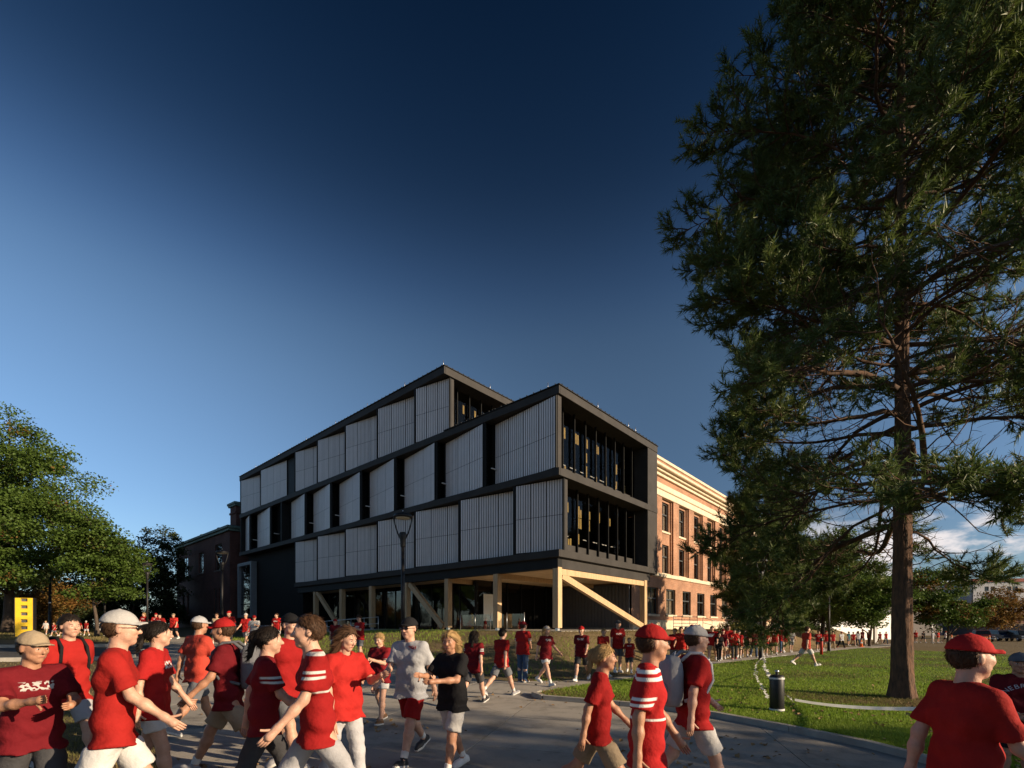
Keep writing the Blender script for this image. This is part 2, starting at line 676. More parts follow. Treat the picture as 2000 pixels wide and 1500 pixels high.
soil(M_CONC)
vary(M_CONC, 0.16, 0.0)
M_KERB = mat('kerb concrete', (0.30, 0.28, 0.245), 0.9, var=0.18, scale=3, bump=0.3, bscale=30)
M_JOINT = mat('joint filler', (0.055, 0.05, 0.045), 0.95, var=0.2, scale=5)
M_ASPHALT = ground_mat('asphalt', ((0.05, 0.05, 0.052), (0.075, 0.074, 0.073), (0.10, 0.098, 0.094)), 0.7, 60, 0.4)
M_LAWN = ground_mat('lawn soil', ((0.07, 0.115, 0.016), (0.105, 0.145, 0.024), (0.06, 0.09, 0.016)), 0.8, 16, 0.8)
M_DRY = ground_mat('dry verge', ((0.15, 0.105, 0.06), (0.20, 0.145, 0.085), (0.10, 0.085, 0.04)), 0.7, 14, 0.8)
M_BERM = ground_mat('straw covered bank', ((0.11, 0.10, 0.035), (0.17, 0.12, 0.062), (0.23, 0.165, 0.095)), 0.45, 9, 1.0)
M_WHITE = mat('white paint', (0.75, 0.74, 0.72), 0.6, var=0.05)
M_YELLOW = mat('yellow panel', (0.80, 0.52, 0.03), 0.45, var=0.06)

# ================================================================== GROUND
def pxpoly(pts):
    return [on_ground(*p) for p in pts]


def sheet(name, poly, off, material, kind='structure', parent=None):
    mb = MB()
    vs = [(x, y, gz(x, y) + off) for x, y in poly]
    a = sum(poly[i][0] * poly[(i + 1) % len(poly)][1] - poly[(i + 1) % len(poly)][0] * poly[i][1] for i in range(len(poly)))
    idx = tuple(range(len(vs))) if a > 0 else tuple(range(len(vs) - 1, -1, -1))
    mb.add(vs, [idx])
    o = mb.build(name, material, parent)
    if parent is None:
        tag(o, kind=kind)
    return o


def build_ground():
    xs = [-1500, -700, -350, -180, -110, -80, -60] + list(range(-45, 61, 5)) + [75, 100, 150, 220, 350, 700, 1500]
    ys = [-400, -150, -60, -30] + list(range(-25, 76, 5)) + [90, 120, 170, 250, 400, 800, 1600]
    vs = [(x, y, gz(x, y)) for y in ys for x in xs]
    nx = len(xs)
    fs = [(j * nx + i, j * nx + i + 1, (j + 1) * nx + i + 1, (j + 1) * nx + i) for j in range(len(ys) - 1) for i in range(nx - 1)]
    o = MB().add(vs, fs).build('ground', M_DRY)
    tag(o, kind='structure')


PLAZA = [(330, 2700), (322, 1500), (318, 1430), (300, 1352), (246, 1299), (262, 1285), (300, 1270), (330, 1259), (300, 1251), (250, 1246), (270, 1242), (345, 1245),
         (372, 1247), (460, 1261), (560, 1268), (640, 1279), (665, 1283), (760, 1299), (860, 1318), (1000, 1333), (1150, 1330),
         (1290, 1315), (1400, 1291.5), (1500, 1279), (1620, 1267), (1740, 1257.5), (1746, 1262), (1617, 1274), (1482, 1290), (1372, 1303),
         (1307, 1320), (1160, 1340), (1052, 1358), (1043, 1363), (1062, 1369), (1160, 1377), (1290, 1388), (1400, 1404), (1544, 1432), (1696, 1464),
         (1800, 1492), (1900, 1524), (2100, 1610), (2400, 1800), (2700, 2700)]
LAWN_UP = [(1043, 1362), (1052, 1358), (1160, 1340), (1307, 1320), (1372, 1303), (1482, 1290), (1617, 1274), (1690, 1267)]
LAWN_LOW = [(2100, 1288), (2700, 1320), (2700, 1950), (2400, 1800), (2100, 1610), (1900, 1524), (1800, 1492), (1696, 1464), (1544, 1432), (1400, 1404), (1290, 1388), (1160, 1377), (1062, 1369)]


def clip_cell(poly, cell):
    out = list(poly)
    n = len(cell)
    for i in range(n):
        ax, ay = cell[i]
        bx, by = cell[(i + 1) % n]
        inp, out = out, []
        if not inp:
            return []
        for j in range(len(inp)):
            p, q = inp[j - 1], inp[j]
            sp = (bx - ax) * (p[1] - ay) - (by - ay) * (p[0] - ax)
            sq = (bx - ax) * (q[1] - ay) - (by - ay) * (q[0] - ax)
            if sq >= 0:
                if sp < 0:
                    t = sp / (sp - sq)
                    out.append((p[0] + t * (q[0] - p[0]), p[1] + t * (q[1] - p[1])))
                out.append(q)
            elif sp >= 0:
                t = sp / (sp - sq)
                out.append((p[0] + t * (q[0] - p[0]), p[1] + t * (q[1] - p[1])))
    return out


def poly_area(p):
    return 0.5 * sum(p[i][0] * p[(i + 1) % len(p)][1] - p[(i + 1) % len(p)][0] * p[i][1] for i in range(len(p)))


def build_paving():
    plaza = pxpoly(PLAZA)
    base = sheet('plaza', plaza, 0.008, M_JOINT)
    if poly_area(plaza) < 0:
        plaza = plaza[::-1]
    rnd = random.Random(5)
    ang = R(-14)
    ca, sa = math.cos(ang), math.sin(ang)
    s = 2.1
    for j in range(-2, 40):
        for i in range(-40, 30):
            g = 0.007
            sz = s
            q = [(i * sz + g, j * sz + g), ((i + 1) * sz - g, j * sz + g), ((i + 1) * sz - g, (j + 1) * sz - g), (i * sz + g, (j + 1) * sz - g)]
            q = [(x * ca - y * sa, x * sa + y * ca) for x, y in q]
            cx, cy = sum(p[0] for p in q) / 4, sum(p[1] for p in q) / 4
            if cy < 0.5 or cy > 75 or abs(cx) > cy * 1.25 + 3:
                continue
            p = clip_cell(plaza, q)
            if len(p) < 3 or abs(poly_area(p)) < 0.02:
                continue
            d = rnd.uniform(-0.002, 0.002)
            n = len(p)
            vs = [(x, y, gz(x, y) + 0.03 + d) for x, y in p] + [(x, y, gz(x, y) + 0.010) for x, y in p]
            fs = [tuple(range(n))] + [(k, k + n, (k + 1) % n + n, (k + 1) % n) for k in range(n)]
            o = MB().add(vs, fs).build('concrete_slab', M_CONC, base)
    # lawn with a kerb on the plaza side
    lawn = pxpoly(LAWN_UP + LAWN_LOW)
    sheet('lawn', lawn, 0.085, M_LAWN)
    kb = [on_ground(*p) for p in reversed([(1052, 1358), (1043, 1362)] + LAWN_LOW[::-1][:-4])]
    kerb = empty('kerb', (0, 0, 0))
    tag(kerb, kind='structure')
    pts = []
    for a, b in zip(kb[:-1], kb[1:]):
        n = max(1, int(math.dist(a, b) / 0.25))
        pts += [(a[0] + (b[0] - a[0]) * k / n, a[1] + (b[1] - a[1]) * k / n) for k in range(n)]
    pts.append(kb[-1])
    run, seg = [], []
    L = 0
    for a in pts:
        seg.append(a)
        if len(seg) > 1:
            L += math.dist(seg[-2], a)
        if L > 1.6:
            run.append(seg)
            seg, L = [a], 0
    if len(seg) > 1:
        run.append(seg)
    for sgm in run:
        vs, fs = [], []
        w = 0.16
        for k, p in enumerate(sgm):
            a, b = sgm[max(0, k - 1)], sgm[min(len(sgm) - 1, k + 1)]
            dx, dy = b[0] - a[0], b[1] - a[1]
            l = math.hypot(dx, dy)
            nx, ny = -dy / l, dx / l
            if k == 0:
                p = (p[0] + dx / l * 0.006, p[1] + dy / l * 0.006)
            if k == len(sgm) - 1:
                p = (p[0] - dx / l * 0.006, p[1] - dy / l * 0.006)
            z = gz(*p)
            for t, h in ((-0.10, 0.0), (-0.09, 0.10), (-0.06, 0.13), (w - .10, 0.13), (w - .10, 0.0)):
                vs.append((p[0] + nx * t, p[1] + ny * t, z + h))
        for k in range(len(sgm) - 1):
            for t in range(4):
                fs.append((k * 5 + t, k * 5 + 5 + t, k * 5 + 6 + t, k * 5 + 1 + t))
        fs += [(0, 1, 2, 3, 4), tuple((len(sgm) - 1) * 5 + t for t in (4, 3, 2, 1, 0))]
        MB().add(vs, [f[::-1] for f in fs]).build('kerb_stone', M_KERB, kerb)
    # street crossing on the left with its kerbs, and the verge between street and plaza
    street = pxpoly([(-700, 1268), (-400, 1266), (0, 1265.5), (180, 1264), (300, 1260), (330, 1259), (300, 1270), (262, 1285), (200, 1290), (0, 1293), (-400, 1300), (-700, 1306)])
    sheet('road', street, 0.012, M_ASPHALT)
    for nm, a in (('road_kerb_far', [(-700, 1268), (-400, 1266), (0, 1265.5), (180, 1264), (296, 1260)]), ('road_kerb_near', [(-700, 1306), (-400, 1300), (0, 1293), (200, 1290), (259, 1285)])):
        mb = MB()
        p = pxpoly(a)
        for q, r in zip(p[:-1], p[1:]):
            mb.beam((*q, gz(*q) + 0.05), (*r, gz(*r) + 0.05), 0.3, 0.2)
        tag(mb.build(nm, M_KERB), kind='structure')
    verge = pxpoly([(-500, 1302), (0, 1294.5), (200, 1291.5), (246, 1299.5), (299, 1353), (317, 1430), (321, 1500), (329, 2700), (-2500, 2700), (-900, 1400)])
    sheet('verge', verge, 0.03, M_DRY)


def crest_z(v):
    t = min(1, max(0, (v - 13) / 17))
    return 1.33 - 0.62 * t


def bank_h(u, v):
    """height of the bank round the new building"""
    x, y = uv_world(u, v)
    z0 = gz(x, y) - 0.02
    du = max(0.0, -2.2 - u) / (10.2 - 2.2)
    dv = max(0.0, -1.6 - v) / (7.2 - 1.6)
    d = math.hypot(du, dv)
    t = max(0.0, min(1.0, 1 - d))
    t = t * t * (3 - 2 * t) * 0.5 + t * 0.5
    top = crest_z(v)
    return z0 + (top - z0) * t


def build_bank():
    us = [-10.6 + 0.35 * i for i in range(0, 40)]
    us = [u for u in us if u < 2.6] + [4, 8, 12, 18, 26, 36, 48, 60, 72]
    vs_ = [-7.6 + 0.35 * i for i in range(0, 26)] + [1.6 + 1.2 * i for i in range(0, 40)]
    rnd = random.Random(2)
    vs, nx = [], len(us)
    for v in vs_:
        for u in us:
            x, y = uv_world(u, v)
            h = bank_h(u, v)
            if -10 < u < -1.5 or -7 < v < -1.5:
                h += rnd.uniform(-0.025, 0.03)
            vs.append((x, y, h))
    fs = [(j * nx + i, j * nx + i + 1, (j + 1) * nx + i + 1, (j + 1) * nx + i) for j in range(len(vs_) - 1) for i in range(nx - 1)]
    o = MB().add(vs, fs).build('bank', M_BERM)
    for p in o.data.polygons:
        p.use_smooth = True
    tag(o, kind='structure')
    # paved terrace under the building
    t = MB()
    t.box(-0.55, 12.2, -0.55, 31.5, 1.0, 1.37)
    o = t.build('terrace', M_CONC)
    o.location = (BX, BY, 0)
    o.rotation_euler = (0, 0, BANG)
    tag(o, kind='structure')


# ================================================================== NEW BUILDING
Z_A1, Z_A0 = 14.62, 14.17
Z_B1, Z_B0 = 10.19, 9.78
Z_C1, Z_C0 = 5.78, 5.38
Z_R1, Z_R0 = 19.0, 18.5


def corrugated(width, height, pitch=0.172, depth=0.045):
    """ribbed sheet in the xz plane, ribs towards -y"""
    n = max(2, int(round(width / pitch)))
    p = width / n
    prof = []
    for i in range(n):
        x = i * p
        prof += [(x, 0.0), (x + p * 0.26, 0.0), (x + p * 0.32, -depth), (x + p * 0.94, -depth)]
    prof.append((width, 0.0))
    vs = [(x, y, 0) for x, y in prof] + [(x, y, height) for x, y in prof]
    m = len(prof)
    mb = MB().add(vs, [])
    for i in range(m - 1):
        mb.f.append((i, i + 1, m + i + 1, m + i))
        mb.m.append(0 if i % 4 == 2 else 1)
        mb.s.append(False)
    return mb


SHEETS = {}


def cladding(root, v_left, u_left, v_right, u_right, z0, z1, ncol, split=0.5):
    """one panel bay between (u_left, v_left) at the far side and (u_right, v_right) at the near side"""
    a = Vector((u_left, v_left))
    b = Vector((u_right, v_right))
    w = (b - a).length
    ang = math.atan2(b.y - a.y, b.x - a.x)
    fr = MB()
    fr.box(0, w, 0.02, 0.10, z0, z1)                       # backing board
    fr.box(0.0, 0.07, -0.075, 0.018, z0, z1)                  # edge trims
    fr.box(w - 0.07, w, -0.075, 0.018, z0, z1)
    part = fr.build('cladding_panel', M_DARKMETAL, root)
    part.location = (a.x, a.y, 0)
    part.rotation_euler = (0, 0, ang)
    x0, x1 = 0.09, w - 0.09
    cw = (x1 - x0) / ncol
    zm = z0 + (z1 - z0) * split
    for c in range(ncol):
        for lo, hi in ((z0 + 0.04, zm - 0.012), (zm + 0.012, z1 - 0.03)):
            key = (round(cw, 3), round(hi - lo, 3))
            if key not in SHEETS:
                SHEETS[key] = corrugated(cw - 0.035, hi - lo).mesh('sheet')
                SHEETS[key].materials.append(M_SHEET)
                SHEETS[key].materials.append(M_GROOVE)
            o = bpy.data.objects.new('sheet', SHEETS[key])
            link(o, part)
            o.location = (x0 + c * cw + 0.017, 0.0, lo)


M_FIN = mat('black fin metal', (0.014, 0.014, 0.014), 0.7, var=0.15, spec=0.08)


def build_new_building():
    root = empty('modern_building', (BX, BY, 0), BANG, 'dark three storey building with pale ribbed panels raised on timber columns', 'building')

    def part(mb, name, m, parent=root):
        return mb.build(name, m, parent)

    W, LEN, UP0 = 12.1, 45.9, 9.43
    # floor and roof bands: one long face piece and one end piece each, with the slab behind
    for nm, z0, z1, v0, v1 in (('roof_edge', Z_R0, Z_R1, UP0, LEN), ('fascia', Z_A0, Z_A1, 0, LEN), ('fascia', Z_B0, Z_B1, 0, LEN), ('fascia', Z_C0, Z_C1, 0, 31.7)):
        part(MB().bbox(0, 0.12, v0, v1, z0, z1, 0.012), nm, M_FASCIA)
        part(MB().bbox(0.122, W, v0, v0 + 0.12, z0, z1, 0.012), nm, M_FASCIA)
        part(MB().box(0.13, W - 0.02, v0 + 0.13, v1 - 0.02, z0 + 0.03, z1 - 0.06), 'floor_slab', M_SOFFITDARK)
    # thin parapet flashing above the two roofs, with seams
    for z, v0, v1 in ((Z_R1, UP0, LEN), (Z_A1, 0, UP0)):
        part(MB().box(-0.06, W + 0.02, v0 - 0.06, v1, z + 0.002, z + 0.05), 'roof_flashing', M_DARKMETAL)
        mb = MB()
        for k in range(int(W / 0.5)):
            mb.box(0.2 + k * 0.5, 0.24 + k * 0.5, v0 - 0.07, v0 + 3, z + 0.052, z + 0.10)
        for k in range(int((v1 - v0) / 0.5)):
            mb.box(-0.07, 3, v0 + 0.2 + k * 0.5, v0 + 0.24 + k * 0.5, z + 0.053, z + 0.101)
        tag(part(mb, 'roof_seam', M_DARKMETAL), kind='stuff')
    part(MB().box(8.6, 9.4, .8, 1.3, Z_A1 + 0.05, Z_A1 + 0.5), 'roof_vent', M_DARKMETAL)
    # inner walls that close the storeys
    for z0, z1, v0, v1 in ((Z_A1, Z_R0, UP0, LEN), (Z_B1, Z_A0, 0, LEN), (Z_C1, Z_B0, 0, 31.6)):
        part(MB().box(0.95, 1.0, v0 + 3.2, v1 - 0.1, z0, z1), 'inner_wall', M_INTERIOR)
        part(MB().box(W - 0.12, W, v0 + 1.3, v1, z0, z1), 'back_wall', M_DARKMETAL)
        part(MB().box(1.0, W - 0.12, v0 + 5.5, v0 + 5.6, z0, z1), 'partition', M_INTERIOR)
        part(MB().box(0.13, W - 0.12, v1 - 0.1, v1, z0, z1), 'end_wall', M_DARKMETAL)
    # long face, storeys 1 and 3: far edge of each bay proud, near edge set back
    lefts1 = [3.25, 7.98, 12.70, 17.44, 22.23, 27.12, 31.62]
    near = 0.12
    for k, v in enumerate(lefts1):
        cladding(root, v, 0.06, near, 0.66 if k == 0 else 0.78, Z_C1 + 0.02, Z_B0 - 0.02, 3, 0.5)
        if k:
            part(MB().box(0.08, 0.8, near - 0.13, near - 0.03, Z_C1, Z_B0), 'bay_return', M_DARKMETAL)
        near = v + 0.16
    lefts3 = [12.68, 17.44, 22.23, 27.12, 31.62]
    near = UP0 + 0.12
    for k, v in enumerate(lefts3):
        cladding(root, v, 0.06, near, 0.66 if k == 0 else 0.78, Z_A1 + 0.02, Z_R0 - 0.02, 3 if k else 3, 0.5)
        if k:
            part(MB().box(0.08, 0.8, near - 0.13, near - 0.03, Z_A1, Z_R0), 'bay_return', M_DARKMETAL)
        near = v + 0.16
    part(MB().box(0.5, 0.55, 31.7, 34.2, Z_A1, Z_R0), 'dark_infill', M_DARKMETAL)
    part(MB().box(0.08, 0.6, 31.68, 31.76, Z_A1, Z_R0), 'bay_return', M_DARKMETAL)
    cladding(root, 39.87, 0.06, 34.25, 0.5, Z_A1 + 0.02, Z_R0 - 0.02, 4, 0.5)
    cladding(root, 45.6, 0.06, 40.05, 0.78, Z_A1 + 0.02, Z_R0 - 0.02, 4, 0.5)
    part(MB().box(0.05, 0.5, 45.62, 45.84, Z_A1, Z_R0), 'corner_post', M_DARKMETAL)
    # storey 2: near edge proud, glazed return behind each
    bays2 = [(5.49, 0.18, 4), (10.17, 5.74, 3), (14.86, 10.38, 3), (19.57, 15.08, 3), (24.40, 19.80, 3), (29.21, 24.65, 3), (33.91, 29.45, 3), (42.5, 37.3, 4), (46.0, 42.9, 3)]
    for k, (vl, vr, n) in enumerate(bays2):
        cladding(root, vl, 0.72, vr, 0.06, Z_B1 + 0.02, Z_A0 - 0.02, n, 0.47)
        if k:
            part(MB().box(0.05, 0.16, vr - 0.13, vr - 0.02, Z_B1, Z_A0), 'bay_post', M_DARKMETAL)
            part(MB().box(0.17, 0.70, vr - 0.09, vr - 0.07, Z_B1, Z_A0), 'return_glass', M_GLASS)
            part(MB().bbox(0.2, 0.9, vr - 0.55, vr - 0.45, Z_A0 - 2.9, Z_A0 - 2.84, .01), 'strip_light', M_WHITE)
    part(MB().box(0.74, 0.8, 33.95, 37.35, Z_B1, Z_A0), 'dark_infill', M_DARKMETAL)
    part(MB().box(0.02, 0.7, 34.6, 34.75, Z_B1 - 0.4, Z_A0), 'bay_return', M_DARKMETAL)
    # corner posts
    part(MB().bbox(0.07, 0.42, 0.14, 0.5, Z_B1 + .01, Z_A0 - .01, 0.01), 'corner_post', M_FASCIA)
    part(MB().bbox(0.68, 1.0, 0.14, 0.5, Z_C1 + .01, Z_B0 - .01, 0.01), 'corner_post', M_FASCIA)
    part(MB().bbox(0.68, 1.0, UP0 + 0.14, UP0 + 0.5, Z_A1 + .01, Z_R0 - .01, 0.01), 'corner_post', M_FASCIA)
    # glazed end faces: spandrel, fins, panes, solid end bay, strip lights, and boards added for yellow glints in the glass
    rnd = random.Random(11)
    for z0, z1, v0, fins, ustart, uend in ((Z_B1, Z_A0, 0.0, [2.81 + 1.19 * i for i in range(8)], 0.46, 10.6), (Z_C1, Z_B0, 0.0, [3.13 + 1.19 * i for i in range(7)], 1.02, 10.6), (Z_A1, Z_R0, UP0, [2.0 + 1.19 * i for i in range(8)], 1.02, 11.9)):
        fins = [f for f in [fins[0] - 1.19] + fins if f > ustart + 0.3 and f < uend - 0.1]
        part(MB().box(ustart, uend, v0 + 1.02, v0 + 1.2, z0 + 0.002, z0 + 0.62), 'spandrel', M_FASCIA)
        if v0 == 0:
            part(MB().bbox(uend + .002, W, v0 + 0.03, v0 + 1.1, z0 + .004, z1 - .004, 0.012), 'end_bay', M_FASCIA)
        for f in fins:
            part(MB().box(f - 0.028, f + 0.028, v0 + 0.88, v0 + 1.018, z0 + 0.003, z1 - 0.003), 'fin', M_FIN)
        ed = [ustart] + fins + [uend]
        for a, b in zip(ed[:-1], ed[1:]):
            part(MB().box(a + .02, b - .02, v0 + 1.10, v0 + 1.12, z0 + 0.625, z1 - 0.003), 'glass_pane', M_GLASS)
            if b < uend - .1 and (v0 == 0 or b < 9):
                for zb, pr in ((2.75, .95), (2.0, .35), (1.1, .45), (.75, .3)):
                    if rnd.random() < pr:
                        zb = z0 + zb + rnd.uniform(-.12, .12)
                        ub = b + rnd.uniform(.02, .14)
                        for q in range(rnd.choice((1, 1, 2))):
                            part(MB().box(ub + q * .21, ub + q * .21 + 0.16, v0 + 1.7, v0 + 1.72, zb, min(z1 - .35, zb + rnd.uniform(0.5, 0.72))), 'glint_board', M_BOARD)
                if rnd.random() < 0.7:
                    part(MB().box(a + 0.35, a + 1.05, v0 + 2.3, v0 + 2.36, z0 + 1.5, z0 + 1.55), 'strip_light', M_WHITE)
    # transfer beam under the raised storeys
    part(MB().bbox(0.22, 0.6, 0.24, 31.4, 4.80, 5.34, 0.01), 'edge_beam', M_DARKMETAL)
    part(MB().bbox(0.602, 11.4, 0.24, 0.6, 4.80, 5.34, 0.01), 'edge_beam', M_FASCIA)
    part(MB().box(0.13, W - 0.03, 0.13, 31.5, 5.345, 5.375), 'soffit', M_SOFFITDARK)
    # timber soffit boards
    k = 0
    v = 0.62
    while v < 30.5:
        v2 = min(30.9, v + 2.4)
        part(MB().box(0.62, 11.35, v + .006, v2 - .006, 4.86, 4.95 + 0.003 * (k % 2)), 'soffit_panel', M_SOFFIT)
        v, k = v2, k + 1
    # timber frame: columns on steel feet, braces, beams
    vcols = [0.42, 4.95, 9.50, 14.10, 18.72, 23.35, 28.1]

    def column(u, v, z1=4.86):
        c = part(MB().bbox(u - 0.19, u + 0.19, v - 0.19, v + 0.19, 1.52, z1, 0.012), 'column', M_TIMBER)
        MB().box(u - 0.09, u + 0.09, v - 0.09, v + 0.09, 1.372, 1.519).build('steel_foot', M_STEEL, c)

    for v in vcols:
        column(0.42, v)
    column(10.72, 0.42)
    part(MB().bbox(0.615, 10.525, 0.28, 0.56, 4.45, 4.79, 0.01), 'timber_beam', M_TIMBER)
    for v in (4.95, 9.50):
        part(MB().bbox(0.62, 11.2, v - 0.12, v + 0.12, 4.55, 4.855, 0.01), 'timber_beam', M_TIMBER)

    def brace(a, b):
        mb = MB()
        mb.beam(a, b, 0.26, 0.36)
        part(mb, 'brace', M_TIMBER)

    brace((0.75, 0.42, 4.42), (10.45, 0.42, 1.62))
    brace((0.42, 13.75, 4.72), (0.42, 10.0, 1.55))
    brace((0.42, 27.8, 4.72), (0.42, 23.9, 1.55))
    # dark enclosed ground floor, set back, with mullions and a pale panel painted as a door's bright view
    part(MB().box(2.6, 12.0, 9.0, 9.08, 1.375, 4.855), 'glass_wall_back', M_INTERIOR)
    for i in range(6):
        u = 2.6 + i * 1.57
        part(MB().box(u, u + 1.5, 8.90, 8.92, 1.38, 4.85), 'glass_pane', M_GLASSBLK)
        part(MB().box(u + 1.505, u + 1.565, 8.84, 8.99, 1.376, 4.853), 'mullion', M_DARKMETAL)
    part(MB().box(2.7, 2.78, 9.1, 31.4, 1.375, 4.855), 'glass_wall_back', M_INTERIOR)
    for i in range(14):
        v = 9.1 + i * 1.58
        part(MB().box(2.55, 2.57, v + .03, v + 1.53, 1.38, 4.85), 'glass_pane', M_GLASSBLK)
        part(MB().box(2.5, 2.64, v - .026, v + .026, 1.376, 4.853), 'mullion', M_DARKMETAL)
    d = part(MB().box(3.1, 4.5, 8.80, 8.83, 2.0, 3.9), 'bright_view_panel', mat('pale bright view', (0.66, 0.66, 0.62), 0.7, var=0.05))  # pale colour stands in for daylight seen through a glazed door
    # ribbed metal wall joining the brick building
    o = corrugated(6.7, 3.3, 0.3, 0.05).build('ribbed_wall', [mat('grey ribbed metal', (0.11, 0.11, 0.115), 0.5, var=0.1)] * 2, root)
    o.location = (12.0, 8.88, 1.5)
    o.rotation_euler = (0, 0, R(-90))
    part(MB().box(11.9, 12.12, 2.12, 8.9, 1.3, 1.49), 'base_course', M_KERB)
    # low dark wing at the far end with its grey framed window
    part(MB().bbox(0.9, 11.5, 31.75, 45.6, 0.3, 9.76, 0.02), 'dark_wing', mat('brown black metal', (0.016, 0.014, 0.013), 0.7, var=0.12, scale=.7, spec=0.06))
    wf = MB()
    v0, v1, z0, z1 = 43.2, 47.4, 2.6, 9.0
    wf.box(0.3, 0.9, v0, v0 + .35, z0, z1).box(0.3, 0.9, v1 - .35, v1, z0, z1).box(0.3, 0.9, v0 + .352, v1 - .352, z1 - .35, z1).box(.3, .9, v0 + .352, v1 - .352, z0, z0 + .3)
    w = part(wf, 'portal_frame', mat('mid grey metal', (0.16, 0.17, 0.18), 0.5, var=0.1))
    MB().box(.6, .62, v0 + .36, v1 - .36, z0 + .3, z1 - .36).build('pane', M_GLASSBLK, w)
    MB().box(.55, .66, v0 + .36, v1 - .36, z0 + 1.5, z0 + 1.62).build('transom', M_DARKMETAL, w)
    # lightning rods on the roof edges
    rod = MB().tube([(0, 0, 0), (0, 0, 0.42)], 0.018, 6).mesh('lightning_rod')
    rod.materials.append(M_STEEL)
    for (u, v, z) in [(0.1, UP0 + 0.2, Z_R1), (4.5, UP0 + .1, Z_R1), (0.15, 14.0, Z_R1), (0.15, 19.0, Z_R1), (0.15, 24.0, Z_R1), (0.15, 29.5, Z_R1), (0.15, 35.5, Z_R1), (0.15, 41.5, Z_R1), (0.2, 0.9, Z_A1), (4.1, 0.1, Z_A1), (7.9, .1, Z_A1), (8.9, .1, Z_A1)]:
        o = bpy.data.objects.new('lightning_rod', rod)
        link(o, root)
        o.location = (u, v, z + 0.05)
    return root


# ================================================================== BRICK BUILDINGS
def wall_with_holes(mb, u0, u1, z0, z1, holes, v, thick, axis='u', flip=False):
    """flat wall in plane v (axis u) with rectangular holes (a,b,lo,hi), reveals included; front towards -v"""
    us = sorted({u0, u1, *[h[0] for h in holes], *[h[1] for h in holes]})
    zs = sorted({z0, z1, *[h[2] for h in holes], *[h[3] for h in holes]})

    def P(u, w, z):
        return (u, w, z) if axis == 'u' else (w, u, z)

    for a, b in zip(us[:-1], us[1:]):
        for lo, hi in zip(zs[:-1], zs[1:]):
            mu, mz = (a + b) / 2, (lo + hi) / 2
            if any(h[0] < mu < h[1] and h[2] < mz < h[3] for h in holes):
                continue
            f = [(0, 1, 2, 3)] if axis == 'u' else [(3, 2, 1, 0)]
            mb.add([P(a, v, lo), P(b, v, lo), P(b, v, hi), P(a, v, hi)], f)
    for a, b, lo, hi in holes:
        q = [P(a, v, lo), P(b, v, lo), P(b, v, hi), P(a, v, hi), P(a, v + thick, lo), P(b, v + thick, lo), P(b, v + thick, hi), P(a, v + thick, hi)]
        mb.add(q, [(0, 4, 5, 1), (1, 5, 6, 2), (2, 6, 7, 3), (3, 7, 4, 0)])


def sash_window(root, a, b, lo, hi, v, axis='u', sill=True, blind=0.0, fm=None, sm=None):
    def box(mb, x0, x1, y0, y1, z0, z1):
        return mb.box(x0, x1, y0, y1, z0, z1) if axis == 'u' else mb.box(y0, y1, x0, x1, z0, z1)
    fm = fm or MATS['window frame']
    mb = MB()
    f = 0.09
    y0, y1 = v + 0.16, v + 0.24
    box(mb, a, a + f, y0, y1, lo, hi)
    box(mb, b - f, b, y0, y1, lo, hi)
    box(mb, a + f, b - f, y0, y1, hi - f, hi)
    box(mb, a + f, b - f, y0, y1, lo, lo + f)
    zt = lo + (hi - lo) * 0.60
    box(mb, a + f, b - f, y0 - .01, y1, zt - .05, zt + .05)
    mid = (a + b) / 2
    box(mb, mid - .035, mid + .035, y0, y1, zt + .05, hi - f)
    box(mb, mid - .03, mid + .03, y0 + .01, y1, lo + f, zt - .05)
    w = mb.build('window', fm, root)
    for x0, x1 in ((a + f, mid - .035), (mid + .035, b - f)):
        for z0, z1 in ((zt + .05, hi - f), (lo + f, zt - .05)):
            p = MB()
            box(p, x0, x1, v + .20, v + .21, z0, z1)
            p.build('pane', M_WINGLASS, w)
    if blind:
        p = MB()
        box(p, a + .1, b - .1, v + .32, v + .34, hi - (hi - lo) * blind, hi)
        p.build('blind', MATS['window blind'], w)
    p = MB()
    box(p, a, b, v + .6, v + .62, lo, hi)
    p.build('dark_room', M_INTERIOR, w)
    if sill:
        p = MB()
        box(p, a - .12, b + .12, v - .10, v + .16, lo - .16, lo - .002)
        p.build('sill', sm or M_STONE, w)
    return w


